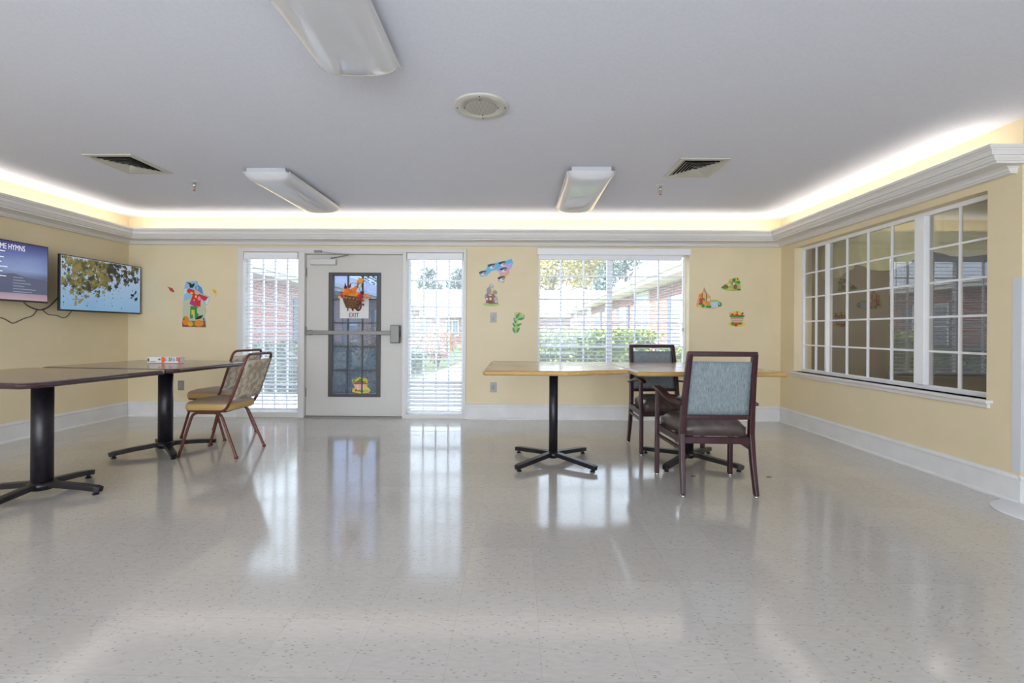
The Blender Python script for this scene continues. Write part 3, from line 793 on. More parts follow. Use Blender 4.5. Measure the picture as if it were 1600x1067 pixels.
# ------------------------------------------------------------------ chairs
def arm_chair(loc, rz, label):
    e = empty('armchair', loc, label, 'chair', rz=rz, group='grey backed armchairs at the oak tables')
    rw = M['redwood']
    for s in (-1, 1):
        pts = [(s * .236, -.262, .012), (s * .230, -.225, .22), (s * .226, -.205, .40), (s * .220, -.225, .58), (s * .212, -.26, .78), (s * .206, -.296, .938)]
        lg = MB().bar(pts, .03, .042, ws=[.026, .032, .036, .036, .034, .032]).build('rear_leg', rw, e, bevel=.006, seg=3)
        MB().lathe([(.016, 0), (.017, .008), (.012, .014)], (s * .236, -.262, 0), 14).build('glide', M['steel'], lg)
        lg = MB().bar([(s * .272, .232, .012), (s * .272, .228, .40), (s * .274, .215, .645)], .03, .038).build('front_leg', rw, e, bevel=.006, seg=3)
        MB().lathe([(.016, 0), (.017, .008), (.012, .014)], (s * .272, .232, 0), 14).build('glide', M['steel'], lg)
        # armrest
        pts = [(s * .245, -.235, .600), (s * .262, -.12, .605), (s * .274, .0, .628), (s * .277, .12, .652), (s * .276, .21, .660), (s * .274, .27, .652), (s * .273, .30, .638)]
        MB().bar(pts, .05, .020, ws=[.035, .05, .055, .056, .054, .048, .04]).build('armrest', rw, e, bevel=.007, seg=3)
        MB().bar([(s * .232, -.21, .358), (s * .262, .22, .358)], .024, .045).build('side_rail', rw, e, bevel=.004)
        MB().bar([(s * .232, -.215, .300), (s * .268, .22, .300)], .02, .022).build('stretcher', rw, e, bevel=.004)
    MB().box(-.215, .215, -.222, -.192, .336, .380).build('seat_rail', rw, e, bevel=.004)
    MB().box(-.262, .262, .205, .235, .336, .380).build('seat_rail', rw, e, bevel=.004)
    def back_at(z):  # upright centre y at a height
        return -.225 - (z - .58) * (.073 / .365) if z > .58 else -.205 - (z - .40) * (.02 / .18)
    MB().box(-.205, .205, back_at(.515) - .018, back_at(.515) + .018, .500, .528).build('back_rail', rw, e, bevel=.004)
    MB().bar([(-.221, -.295, .932), (.221, -.295, .932)], .034, .032).build('top_rail', rw, e, bevel=.006, seg=3)
    # upholstered back panel
    mb = MB(); vs = []; nx, nz_ = 10, 10
    for side in (-1, 1):
        for i in range(nx + 1):
            for j in range(nz_ + 1):
                sx, sz = -1 + 2 * i / nx, -1 + 2 * j / nz_
                z = .528 + (.882 - .528) * j / nz_
                bulge = .014 * (1 - abs(sx) ** 4) * (1 - abs(sz) ** 4) + .006
                vs.append((sx * (.203 - .010 * j / nz_), back_at(z) + side * bulge, z))
    n_ = nz_ + 1; T = (nx + 1) * n_
    fs = []
    for s in (0, 1):
        for i in range(nx):
            for j in range(nz_):
                q = [s * T + i * n_ + j, s * T + (i + 1) * n_ + j, s * T + (i + 1) * n_ + j + 1, s * T + i * n_ + j + 1]
                fs.append(q)
    for i in range(nx):
        fs.append([i * n_, (i + 1) * n_, T + (i + 1) * n_, T + i * n_]); fs.append([i * n_ + nz_, (i + 1) * n_ + nz_, T + (i + 1) * n_ + nz_, T + i * n_ + nz_])
    for j in range(nz_):
        fs.append([j, j + 1, T + j + 1, T + j]); fs.append([nx * n_ + j, nx * n_ + j + 1, T + nx * n_ + j + 1, T + nx * n_ + j])
    mb.add(vs, fs, 0, True); mb.build('backrest', M['greyweave'], e)
    # cushion
    mb = MB(); vs = []; n1 = 12
    for side in (0, 1):
        for i in range(n1 + 1):
            for j in range(n1 + 1):
                sx, sy = -1 + 2 * i / n1, -1 + 2 * j / n1
                w_ = .205 + .045 * (j / n1)
                kx = (1 - abs(sx) ** 6) * (1 - abs(sy) ** 6)
                z = .381 if side == 0 else .442 + .050 * max(0, kx) ** .5
                rr = 1 - .02 * (abs(sx) * abs(sy)) ** 4
                vs.append((sx * w_ * rr, -.185 + .42 * (j / n1) + (0 if side else 0), z))
    n_ = n1 + 1; T = n_ * n_; fs = []
    for s in (0, 1):
        fs += [[s * T + i * n_ + j, s * T + (i + 1) * n_ + j, s * T + (i + 1) * n_ + j + 1, s * T + i * n_ + j + 1] for i in range(n1) for j in range(n1)]
    for i in range(n1):
        for a in (0, n1):
            fs.append([i * n_ + a, (i + 1) * n_ + a, T + (i + 1) * n_ + a, T + i * n_ + a]); fs.append([a * n_ + i, a * n_ + i + 1, T + a * n_ + i + 1, T + a * n_ + i])
    mb.add(vs, fs, 0, True); mb.build('seat', M['vinyl'], e)
    return e
ac = arm_chair((1.325, 3.425, 0), R_(-1), 'burgundy armchair turned away, its grey woven back facing the viewer')
ac2 = copy_tree(ac); ac2.location = (1.335, 4.46, 0); ac2.rotation_euler = (0, 0, R_(184))
ac2['label'] = 'burgundy armchair facing the viewer, tucked behind the oak table by the window'

def stack_chair(loc, rz, label):
    e = empty('stack_chair', loc, label, 'chair', rz=rz, group='tan patterned stacking chairs at the dark tables')
    rm = M['redmetal']
    for s in (-1, 1):
        p = fillet([(s * .188, .02, .372), (s * .188, .150, .372), (s * .200, .262, .012)], .05)
        lg = MB().tube(p, .0115, 10).build('front_leg', rm, e)
        MB().lathe([(.014, 0), (.014, .016), (.011, .02)], (s * .200, .263, 0), 12).build('foot_cap', M['redmetal'], lg)
        p = fillet([(s * .188, .03, .372), (s * .188, -.085, .372), (s * .212, -.235, .012)], .05)
        lg = MB().tube(p, .0115, 10).build('rear_leg', rm, e)
        MB().lathe([(.014, 0), (.014, .016), (.011, .02)], (s * .212, -.236, 0), 12).build('foot_cap', M['redmetal'], lg)
    p = fillet([(-.188, .10, .384), (-.193, -.125, .384), (-.205, -.19, .50), (-.196, -.315, .862), (.196, -.315, .862), (.205, -.19, .50), (.193, -.125, .384), (.188, .10, .384)], .055, 6)
    MB().tube(p, .0115, 10).build('back_frame', rm, e)
    MB().tube(fillet([(-.188, -.13, .386), (-.185, .215, .386), (.185, .215, .386), (.188, -.13, .386)], .05), .010, 8).tube([(-.188, -.12, .384), (.188, -.12, .384)], .009, 8).build('seat_frame', rm, e)
    # panel
    mb = MB(); vs = []; nx, nz_ = 10, 8
    for side in (-1, 1):
        for i in range(nx + 1):
            for j in range(nz_ + 1):
                sx = -1 + 2 * i / nx; t = j / nz_
                z = .478 + (.812 - .478) * t
                y = -.19 - (z - .5) * (.125 / .362)
                th = .010 + .004 * (1 - sx ** 4)
                vs.append((sx * (.196 - .006 * t), y + side * th - .012 * (1 - sx * sx), z))
    n_ = nz_ + 1; T = (nx + 1) * n_; fs = []
    for s in (0, 1):
        fs += [[s * T + i * n_ + j, s * T + (i + 1) * n_ + j, s * T + (i + 1) * n_ + j + 1, s * T + i * n_ + j + 1] for i in range(nx) for j in range(nz_)]
    for i in range(nx):
        for a in (0, nz_): fs.append([i * n_ + a, (i + 1) * n_ + a, T + (i + 1) * n_ + a, T + i * n_ + a])
    for j in range(nz_):
        for a in (0, nx): fs.append([a * n_ + j, a * n_ + j + 1, T + a * n_ + j + 1, T + a * n_ + j])
    mb.add(vs, fs, 0, True); mb.build('backrest', M['floral'], e)
    for s in (-1, 1):
        for t in (.16, .84):
            z = .478 + .334 * t; y = -.19 - (z - .5) * .345
            MB().box(s * .198 - .004, s * .198 + .004, y - .017, y + .017, z - .005, z + .005).build('rivet', M['steel'], e)
    # cushion
    mb = MB(); vs = []; n1 = 14
    lay = ((.388, .93), (.396, .985), (.418, 1.0), (.444, .975))
    pl = round_rect(.405, .41, .06, 5)
    n = len(pl)
    for z, s in lay: vs += [(x * s, y * s + .03, z) for x, y in pl]
    mb.add(vs, [(k * n + i, k * n + (i + 1) % n, (k + 1) * n + (i + 1) % n, (k + 1) * n + i) for k in range(len(lay) - 1) for i in range(n)] + [tuple(range(n - 1, -1, -1))], 0, True)
    vs = []
    tl = ((.444, .975), (.458, .90), (.474, .7), (.483, .4), (.486, .05))
    for z, s in tl: vs += [(x * s, y * s + .03, z) for x, y in pl]
    mb.add(vs, [(k * n + i, k * n + (i + 1) % n, (k + 1) * n + (i + 1) % n, (k + 1) * n + i) for k in range(len(tl) - 1) for i in range(n)] + [tuple(range((len(tl) - 1) * n, len(tl) * n))], 1, True)
    mb.build('seat', [M['cushion'], M['seat_top']], e)
    return e
sc1 = stack_chair((-2.555, 4.205, 0), R_(89), 'rust-framed stacking chair with mustard seat, closer of the two to the viewer')
sc2 = copy_tree(sc1); sc2.location = (-3.0, 4.87, 0); sc2.rotation_euler = (0, 0, R_(80))
sc2['label'] = 'rust-framed stacking chair mostly hidden behind the dark-edged table'

# ------------------------------------------------------------------ lettering
def text_mesh(txt, size, ext=.0004):
    cu = bpy.data.curves.new('t', 'FONT'); cu.body = txt; cu.size = size; cu.extrude = ext; cu.resolution_u = 3
    ob = bpy.data.objects.new('t', cu); C.objects.link(ob)
    dg = bpy.context.evaluated_depsgraph_get()
    me = bpy.data.meshes.new_from_object(ob.evaluated_get(dg))
    bpy.data.objects.remove(ob)
    xs = [v.co.x for v in me.vertices]; ys_ = [v.co.y for v in me.vertices]
    return me, min(xs), max(xs), min(ys_), max(ys_)
def put_text(txt, mb, x0, x1, z0, z1, fn, mi=0, bold=0):
    """lay text into the rectangle x0..x1, z0..z1; fn(a,b,h) -> world point"""
    me, a0, a1, b0, b1 = text_mesh(txt, 1.0, .02)
    vs = [fn(x0 + (v.co.x - a0) / (a1 - a0) * (x1 - x0), z0 + (v.co.y - b0) / (b1 - b0) * (z1 - z0), v.co.z) for v in me.vertices]
    mb.add(vs, [list(p.vertices) for p in me.polygons], mi)
    if bold:
        vs = [fn(x0 + bold + (v.co.x - a0) / (a1 - a0) * (x1 - x0), z0 + (v.co.y - b0) / (b1 - b0) * (z1 - z0), v.co.z) for v in me.vertices]
        mb.add(vs, [list(p.vertices) for p in me.polygons], mi)
    bpy.data.meshes.remove(me)

# NO EXIT sign on the door glass
SY = yd0 - .018
p0 = on_y(531, 465, SY); p1 = on_y(576, 497.5, SY)
sg = MB().box(p0.x, p1.x, SY, SY + .002, p1.z, p0.z).build('exit_sign', M['paper'])
tag(sg, 'white NO EXIT sign with red letters on the door glass', 'sign')
a = on_y(542.5, 486, SY); b = on_y(565, 468, SY)
mb = MB(); fn = lambda x, z, h: (x, SY - .0006 - h * .02, z)
put_text('NO', mb, a.x, b.x, a.z, b.z, fn, bold=.004)
a = on_y(545.5, 495.6, SY); b = on_y(560.5, 488.8, SY)
put_text('EXIT', mb, a.x, b.x, a.z, b.z, fn, bold=.002)
mb.build('lettering', M['red'], sg)

# flower basket hanging over it
bc = on_y(550, 471, SY - .09)
fb = empty('flower_basket', bc, 'wicker wall basket of orange and red artificial autumn flowers on the door', 'flower basket')
wick = noise_mix(mat('wicker', (1, 1, 1), .6), (.10, .045, .018), (.30, .15, .06), 60, 3)
mb = MB()
for q in range(9):
    t = q / 8; z = .055 - .13 * t; r = (.112 - .045 * t ** 1.3)
    pts = []
    for j in range(29):
        a = PI * 2 * j / 28
        pts.append((r * math.cos(a) * 1.0, r * .62 * math.sin(a) + .006 * math.sin(a * 14 + q * PI), z - .03 * math.cos(a) * 1 * (1 - t) * 0 - .12 * (r * math.cos(a))))
    mb.tube(pts, .0095, 6, cap=False)
for j in range(14):
    a = PI * 2 * j / 14
    mb.tube([(.108 * math.cos(a), .066 * math.sin(a), .05 - .013 * math.cos(a)), (.066 * math.cos(a), .042 * math.sin(a), -.078)], .005, 5)
mb.lathe([(.06, -.08), (.06, -.072)], (0, 0, 0), 16)
mb.build('basket', wick, fb)
MB().tube(fillet([(-.11, .03, .05), (-.06, .055, .2), (0, .065, .24), (.06, .055, .2), (.11, .03, .05)], .05), .003, 6).build('hanger', wick, fb)
def flower(mb, c, r, mi, n=11, up=(0, -1, .25)):
    c = Vector(c); q = Vector(up).to_track_quat('Z', 'Y').to_matrix()
    for ringi, (rr, lift) in enumerate(((r, .15), (r * .65, .35))):
        for j in range(n):
            a = 2 * PI * j / n + ringi * .3
            d = Vector((math.cos(a), math.sin(a), lift)); s = Vector((-math.sin(a), math.cos(a), 0))
            pts = [Vector((0, 0, 0)), d * rr * .6 + s * rr * .2, d * rr, d * rr * .6 - s * rr * .2]
            mb.add([c + q @ p for p in pts], [(0, 1, 2, 3)], mi)
fm = [mat('petal_orange', (.90, .22, .02), .6), mat('petal_gold', (.90, .42, .04), .6), mat('petal_red', (.62, .02, .04), .6), mat('petal_peach', (.85, .48, .22), .6), mat('petal_wine', (.16, .01, .03), .6)]
mb = MB()
for x, z, r, mi in ((-.03, .12, .05, 0), (.035, .125, .048, 0), (-.085, .12, .042, 3), (.0, .085, .05, 1), (-.06, .082, .045, 0), (.06, .085, .04, 1), (.085, .045, .045, 2), (.115, .06, .035, 2), (-.105, .075, .03, 2), (.06, .165, .028, 0),
                    (.115, .245, .045, 1), (.095, .225, .038, 3), (.14, .10, .03, 4), (-.06, .165, .025, 4), (.15, .01, .02, 2), (.15, -.04, .018, 4), (-.125, .045, .022, 3)):
    flower(mb, (x, -.05 + rnd.uniform(-.02, .02), z), r, mi)
mb.build('blossoms', fm, fb)
mb = MB()
for x, z, dx, dz, L, mi in ((.13, .06, 1, .35, .10, 3), (.14, .05, 1, -.05, .13, 3), (.08, .15, .1, 1, .09, 0), (.07, .14, .35, 1, .08, 0), (-.08, .10, -1, .2, .07, 1), (-.05, .13, -.2, 1, .1, 1), (-.02, .14, .3, 1, .09, 1), (0, .05, -.4, -.1, .08, 0), (.05, .05, .5, .1, .06, 0), (.12, .15, .2, 1, .07, 3)):
    d = Vector((dx, -.1, dz)).normalized(); s = d.cross(Vector((0, 1, 0))).normalized()
    c = Vector((x, -.045, z))
    mb.add([c, c + d * L * .45 + s * L * .14, c + d * L, c + d * L * .45 - s * L * .14], [(0, 1, 2, 3)], mi)
mb.build('leaf_sprays', [mat('leaf_green', (.12, .22, .04), .6), mat('leaf_wine', (.2, .02, .05), .6), mat('leaf_g2', (.2, .2, .05), .6), mat('leaf_orange', (.80, .25, .04), .6)], fb)
gold = mat('gold_bead', (.75, .45, .20), .35)
for j in range(9):
    a = PI * (1 + j / 8)
    MB().lathe([(.001, -.009), (.008, -.004), (.009, 0), (.008, .004), (.001, .009)], (.108 * math.cos(a), .072 * math.sin(a), .035 - .013 * math.cos(a)), 8).build('bead', gold, fb)

# ------------------------------------------------------------------ wall and door stickers
DM = {}
def dcol(c):
    k = tuple(round(x, 3) for x in c)
    if k not in DM: DM[k] = mat('sticker_ink', c, .45)
    return DM[k]
def sticker(name, origin, scale, shapes, label, cat, y=D, group=None):
    """shapes: list of (colour, polygon | ('e',cx,cy,rx,ry[,rot]) ) in crop pixels"""
    mb = MB(); mats = []
    for li, (col, sh) in enumerate(shapes):
        m = dcol(col)
        if m not in mats: mats.append(m)
        if sh[0] == 'e':
            _, cx, cy, rx, ry, *rot = sh; rot = R_(rot[0]) if rot else 0
            poly = [(cx + rx * math.cos(a) * math.cos(rot) - ry * math.sin(a) * math.sin(rot), cy + rx * math.cos(a) * math.sin(rot) + ry * math.sin(a) * math.cos(rot)) for a in (2 * PI * q / 18 for q in range(18))]
        else: poly = sh
        y0 = y - .0012 - li * .00022
        f_ = [on_y(origin[0] + px / scale, origin[1] + py / scale, y) for px, py in poly]
        n = len(f_)
        vs = [(p.x, y0, p.z) for p in f_] + [(p.x, y - .0001, p.z) for p in f_]
        mb.add(vs, [tuple(range(n))] + ([(i, (i + 1) % n, n + (i + 1) % n, n + i) for i in range(n)] if li == 0 else []), mats.index(m))
    o = mb.build(name, mats)
    return tag(o, label, cat, group)
G1 = (.02, .30, .06); YL = (.85, .62, .06); RD = (.72, .03, .04); BL = (.10, .30, .68); LB = (.30, .56, .78); OR = (.85, .27, .03); BK = (.02, .02, .03); WH = (.75, .75, .74); BR = (.30, .10, .04); LG = (.42, .55, .14); GY = (.30, .27, .31); PK = (.80, .35, .50); PE = (.82, .50, .30)
sticker('scarecrow_sticker', (270, 430), 11.85, [
    (LB, [(245, 120), (400, 110), (460, 105), (470, 170), (540, 230), (570, 350), (680, 400), (680, 460), (640, 540), (600, 560), (620, 650), (590, 780), (620, 850), (615, 965), (180, 960), (170, 860), (190, 780), (200, 470), (215, 350), (205, 270)]),
    ((.62, .62, .42), [(205, 480), (330, 430), (560, 480), (610, 560), (600, 760), (560, 840), (200, 840)]),
    (WH, [(215, 260), (265, 240), (250, 340), (215, 345)]), (WH, [(600, 480), (650, 400), (675, 430), (650, 530), (610, 535)]),
    (RD, [(255, 285), (300, 240), (400, 280), (520, 360), (655, 405), (620, 465), (580, 475), (520, 430), (515, 580), (400, 580), (310, 530), (370, 370), (290, 330)]),
    ((.5, .04, .35), ('e', 375, 520, 52, 40)), (YL, ('e', 350, 330, 30, 22)), (YL, ('e', 430, 395, 20, 26)), (PK, ('e', 490, 430, 28, 38)), (YL, ('e', 400, 460, 16, 12)),
    (G1, [(330, 570), (490, 590), (450, 610), (450, 690), (480, 720), (470, 800), (415, 800), (405, 640), (375, 640), (375, 800), (320, 800), (325, 700)]),
    (YL, [(350, 640), (405, 640), (400, 730), (350, 730)]),
    (PE, ('e', 455, 315, 52, 45)), (BL, [(410, 220), (480, 180), (540, 240), (565, 350), (500, 310), (430, 270)]), (YL, ('e', 458, 240, 14, 30)),
    (BK, [(260, 130), (330, 145), (360, 170), (400, 150), (410, 170), (380, 230), (330, 235), (310, 200), (320, 180)]),
    (BR, [(180, 850), (600, 840), (615, 965), (180, 955)]), (OR, ('e', 245, 840, 62, 85)), ((.86, .40, .03), ('e', 330, 900, 50, 48)), (OR, ('e', 490, 890, 85, 62)), (G1, ('e', 210, 810, 18, 25)), (G1, ('e', 395, 900, 16, 50)),
    (BK, [(410, 810), (500, 750), (575, 735), (530, 800), (450, 820)]), (G1, ('e', 575, 810, 16, 22))],
    'colourful scarecrow and pumpkin sticker on the wall beside the television', 'wall sticker')
sticker('leaf_sticker', (220, 380), 3.558, [(BR, [(146, 240), (160, 245), (176, 250), (187, 268), (180, 273), (162, 264), (156, 250)]), (RD, [(162, 248), (178, 256), (182, 268), (166, 260)])],
    'small dark red leaf sticker left of the scarecrow', 'wall sticker', group=None)
sticker('leaf_sticker', (270, 430), 11.85, [(YL, [(722, 255), (760, 268), (790, 262), (815, 310), (812, 345), (805, 400), (797, 400), (795, 350), (755, 325), (735, 290)]), ((.7, .40, .03), [(745, 275), (785, 290), (800, 340), (770, 320)])],
    'small golden leaf sticker right of the scarecrow', 'wall sticker')
birds = []
for cx, cy in ((120, 250), (225, 165), (360, 135), (375, 210), (348, 318)):
    birds += [(BK, ('e', cx - 8, cy - 12, 48, 16, -12)), (WH, ('e', cx + 8, cy + 10, 36, 20, -25)), (GY, ('e', cx + 20, cy, 20, 16, -30))]
sticker('bird_sticker', (740, 395), 7.9, [
    ((.12, .50, .80), [(65, 250), (85, 225), (140, 218), (175, 165), (165, 145), (215, 135), (330, 110), (400, 95), (470, 72), (485, 120), (470, 180), (440, 215), (435, 260), (400, 300), (375, 370), (355, 368), (300, 350), (305, 315), (325, 290), (318, 240), (280, 210), (220, 225), (160, 285), (90, 295)]),
    ((.62, .40, .72), [(300, 200), (470, 120), (470, 180), (440, 215), (420, 260), (330, 290), (318, 240)]), (PK, [(320, 215), (440, 190), (425, 255), (330, 285)]), ((.85, .42, .12), [(330, 290), (430, 235), (432, 262), (400, 300), (375, 368), (305, 350)])] + birds,
    'blue and pink sticker of flying geese, topmost by the window', 'wall sticker')
sticker('raccoon_sticker', (740, 395), 7.9, [
    (LG, ('e', 218, 635, 102, 24)), ((.75, .62, .2), [(150, 630), (160, 500), (200, 380), (240, 385), (262, 440), (295, 480), (300, 620)]),
    (BR, [(150, 620), (160, 500), (240, 505), (290, 550), (300, 625), (220, 635)]), (GY, ('e', 190, 470, 30, 48)), ((.42, .40, .45), ('e', 220, 408, 26, 26)), (GY, ('e', 262, 488, 30, 26)), ((.42, .40, .45), ('e', 275, 572, 26, 32)), (GY, ('e', 152, 540, 14, 32)),
    (WH, ('e', 222, 400, 9, 12)), (WH, ('e', 208, 568, 13, 18)), (WH, ('e', 165, 570, 12, 14)), ((.12, .03, .02), ('e', 205, 605, 36, 12)), (PE, ('e', 205, 522, 22, 10)), (WH, ('e', 278, 606, 14, 10))],
    'brown and grey raccoon family sticker above the light switch', 'wall sticker')
sticker('corn_sticker', (740, 395), 7.9, [
    (LG, [(500, 740), (560, 732), (620, 750), (632, 800), (590, 835), (560, 830), (530, 870), (595, 870), (560, 920), (575, 930), (530, 985), (512, 1000), (480, 965), (480, 920), (500, 915), (475, 870), (500, 860), (490, 805), (515, 795)]),
    (G1, ('e', 545, 775, 16, 38, 30)), (G1, ('e', 585, 815, 42, 14, -10)), (G1, ('e', 510, 835, 14, 36, -20)), (G1, ('e', 560, 888, 34, 12, -22)), (G1, ('e', 498, 890, 12, 28, -30)), (G1, ('e', 548, 955, 14, 36, 28)), (G1, ('e', 496, 955, 12, 34, -18)),
    (PK, ('e', 515, 825, 12, 12)), (PE, ('e', 532, 750, 20, 9)), (YL, ('e', 605, 760, 12, 18)), (GY, ('e', 622, 780, 9, 9))],
    'green leafy corn plant sticker left of the window', 'wall sticker')
sticker('harvest_sticker', (1080, 420), 10.67, [
    ((.72, .45, .20), [(85, 600), (105, 520), (130, 430), (185, 385), (215, 300), (262, 400), (325, 470), (330, 520), (500, 560), (508, 600), (470, 640), (380, 665), (200, 655), (90, 630)]),
    (YL, [(130, 440), (185, 385), (320, 460), (325, 500), (130, 500)]), (OR, ('e', 150, 450, 28, 34)), (PE, ('e', 215, 450, 32, 38)), ((.8, .4, .2), ('e', 290, 465, 34, 26)), (BR, [(175, 400), (190, 400), (190, 590), (170, 590)]), (BR, [(245, 410), (260, 410), (260, 530), (245, 530)]),
    (RD, ('e', 155, 525, 20, 42)), (G1, ('e', 205, 510, 22, 22)), (OR, ('e', 255, 565, 62, 26, 35)), ((.85, .35, .06), ('e', 220, 550, 45, 14, 45)), (BR, ('e', 155, 585, 32, 24)), (YL, ('e', 150, 620, 45, 20)), (G1, ('e', 195, 615, 28, 28)), (G1, ('e', 290, 630, 50, 20)),
    (GY, [(205, 310), (262, 400), (225, 385)]), (WH, ('e', 285, 515, 26, 20)), (LG, ('e', 390, 540, 75, 24)), ((.55, .66, .80), [(320, 550), (455, 550), (435, 645), (335, 645)]), (G1, ('e', 475, 592, 32, 40)), (PE, ('e', 470, 585, 15, 20))],
    'sticker of a vegetable sellers stall with a pale blue tub', 'wall sticker')
sticker('squirrel_sticker', (1080, 420), 10.67, [
    (LG, [(500, 305), (560, 260), (620, 230), (640, 170), (700, 165), (740, 145), (790, 150), (815, 215), (820, 290), (832, 360), (700, 372), (580, 360), (520, 335)]),
    (G1, ('e', 560, 310, 60, 22)), (YL, ('e', 662, 185, 20, 20)), (G1, ('e', 712, 185, 28, 28)), (YL, ('e', 770, 172, 30, 28)), (BR, ('e', 772, 172, 14, 14)), (G1, ('e', 785, 225, 36, 22)), (BR, ('e', 575, 290, 42, 26)), ((.78, .62, .5), ('e', 625, 265, 30, 22)), (BR, ('e', 735, 300, 32, 40)), (BR, ('e', 710, 240, 38, 28)), ((.8, .6, .55), ('e', 712, 245, 26, 22)), (YL, ('e', 640, 340, 40, 16)), ((.2, .15, .03), ('e', 790, 345, 34, 12))],
    'sticker of two squirrels with sunflowers, highest right of the window', 'wall sticker')
sticker('apple_basket_sticker', (1080, 420), 10.67, [
    (YL, ('e', 760, 920, 142, 46)), ((.62, .35, .25), [(640, 780), (885, 780), (850, 910), (690, 900)]), ((.78, .60, .50), [(665, 840), (868, 838), (866, 852), (668, 852)]), ((.78, .60, .50), [(675, 870), (860, 868), (858, 880), (680, 882)]),
    (G1, ('e', 765, 785, 130, 26)), (YL, ('e', 725, 740, 38, 32)), (YL, ('e', 800, 742, 36, 28)), (PE, ('e', 655, 745, 30, 20)), (RD, ('e', 685, 765, 26, 20)), (RD, ('e', 757, 770, 30, 24)), (RD, ('e', 855, 748, 22, 22)), (WH, ('e', 872, 762, 12, 12)), (G1, ('e', 765, 722, 12, 20)),
    (G1, ('e', 690, 915, 26, 32)), (RD, ('e', 742, 930, 34, 30)), (G1, ('e', 805, 915, 40, 14))],
    'sticker of an apple basket, lowest of the three right of the window', 'wall sticker')
sticker('corn_basket_sticker', (490, 400), 4.446, [
    (YL, [(265, 860), (300, 850), (320, 842), (370, 852), (375, 870), (372, 905), (395, 930), (385, 950), (330, 955), (268, 945), (270, 925), (290, 915), (275, 885)]), (G1, ('e', 320, 868, 50, 18)), (YL, ('e', 300, 862, 20, 5, -25)), (YL, ('e', 350, 862, 20, 5, 20)), (RD, ('e', 323, 886, 53, 9)), ((.78, .50, .36), [(277, 890), (368, 890), (352, 928), (292, 928)]), ((.85, .65, .5), [(300, 893), (312, 893), (312, 928), (303, 928)]), ((.85, .65, .5), [(336, 893), (348, 893), (342, 928), (334, 928)]), (G1, ('e', 330, 937, 45, 5, 4)), (RD, ('e', 295, 932, 8, 9)), (LG, ('e', 365, 936, 20, 8))],
    'corn basket sticker low on the door glass', 'window sticker', y=yd0 + .017)

# outlets and switch
def wallplate(name, c, label, cat, kind):
    e = empty(name, c, label, cat)
    MB().box(-.0385, .0385, -.006, 0, -.059, .059).build('plate', M['outlet'], e, bevel=.003)
    if kind == 'outlet':
        MB().lathe([(.017, 0), (.016, .002)], (0, 0, 0), 16).v
        mb = MB().box(-.017, .017, -.009, -.005, .006, .034).box(-.017, .017, -.009, -.005, -.034, -.006)
        rec = mb.build('receptacle', M['outlet_face'], e, bevel=.004)
        mb = MB()
        for z in (.022, -.018):
            for x in (-.007, .007): mb.box(x - .0015, x + .0015, -.0096, -.0085, z - .005, z + .006)
            mb.box(-.002, .002, -.0096, -.0085, z - .012, z - .008)
            mb.build('slots', M['dark'], rec); mb = MB()
    else:
        MB().box(-.018, .018, -.008, -.005, -.034, .034).build('rocker_surround', M['outlet_face'], e, bevel=.002)
        MB().box(-.006, .006, -.018, -.006, -.012, .010).build('toggle', M['outlet'], e, bevel=.002)
    return e
wallplate('wall_outlet', on_y(283, 602, D), 'grey power outlet low on the wall behind the stacking chairs', 'outlet', 'outlet')
wallplate('wall_outlet', on_y(771, 605, D), 'grey power outlet low on the wall under the raccoon sticker', 'outlet', 'outlet')
wallplate('light_switch', on_y(771, 496, D), 'grey switch plate under the raccoon sticker', 'light switch', 'switch')

# ------------------------------------------------------------------ televisions
TX = -4.585
def tv(y0, y1, z0, z1, label, img, name='television'):
    e = empty(name, (XL, (y0 + y1) / 2, (z0 + z1) / 2), label, 'television')
    yy, zz = (y0 + y1) / 2, (z0 + z1) / 2
    a, b = (y1 - y0) / 2, (z1 - z0) / 2
    X = TX - XL
    MB().box(X - .028, X - .002, -a, a, -b, b).box(X - .055, X - .028, -a * .7, a * .7, -b * .8, b * .35).build('casing', M['black'], e, bevel=.003)
    MB().box(X - .004, X - .001, -a + .009, a - .009, -b + .016, b - .009).build('screen', img, e)
    mb = MB().box(0, .015, -.12, .12, -.12, .12).box(.015, X - .05, -.04, .04, -.05, .05)
    mb.build('wall_mount', M['black'], e)
    return e, X
def screen_mat(name, kind):
    m = bpy.data.materials.new(name); m.use_nodes = True
    N, L = nodes(m); p = P(m); p.inputs['Base Color'].default_value = (.01, .01, .012, 1); p.inputs['Roughness'].default_value = .12
    p.inputs['Specular IOR Level'].default_value = .6
    tc = N.new('ShaderNodeTexCoord'); sx = N.new('ShaderNodeSeparateXYZ'); L.new(tc.outputs['Generated'], sx.inputs[0])
    cr = N.new('ShaderNodeValToRGB'); L.new(sx.outputs[2], cr.inputs[0]); el = cr.color_ramp.elements
    if kind == 'hymns':
        el[0].position = 0; el[0].color = (.42, .27, .30, 1); el[1].position = 1; el[1].color = (.035, .035, .14, 1)
        for pos, c in ((.14, (.24, .19, .27, 1)), (.24, (.075, .085, .15, 1)), (.42, (.08, .10, .19, 1)), (.52, (.16, .22, .42, 1)), (.8, (.10, .13, .33, 1))):
            q = el.new(pos); q.color = c
    else:
        el[0].position = 0; el[0].color = (.17, .33, .50, 1); el[1].position = 1; el[1].color = (.34, .42, .55, 1)
    L.new(cr.outputs[0], p.inputs['Emission Color']); p.inputs['Emission Strength'].default_value = .5
    return m
t1, X1 = tv(3.70, 4.68, 1.313, 1.862, 'wall television showing a HYMNS title on blue, cut by the frame', screen_mat('screen_hymns', 'hymns'))
ink = mat('screen_white', (.3, .3, .3), .4, emit=(.75, .75, .85), es=.45)
ink2 = mat('screen_dim', (.1, .1, .1), .4, emit=(.35, .38, .52), es=.3)
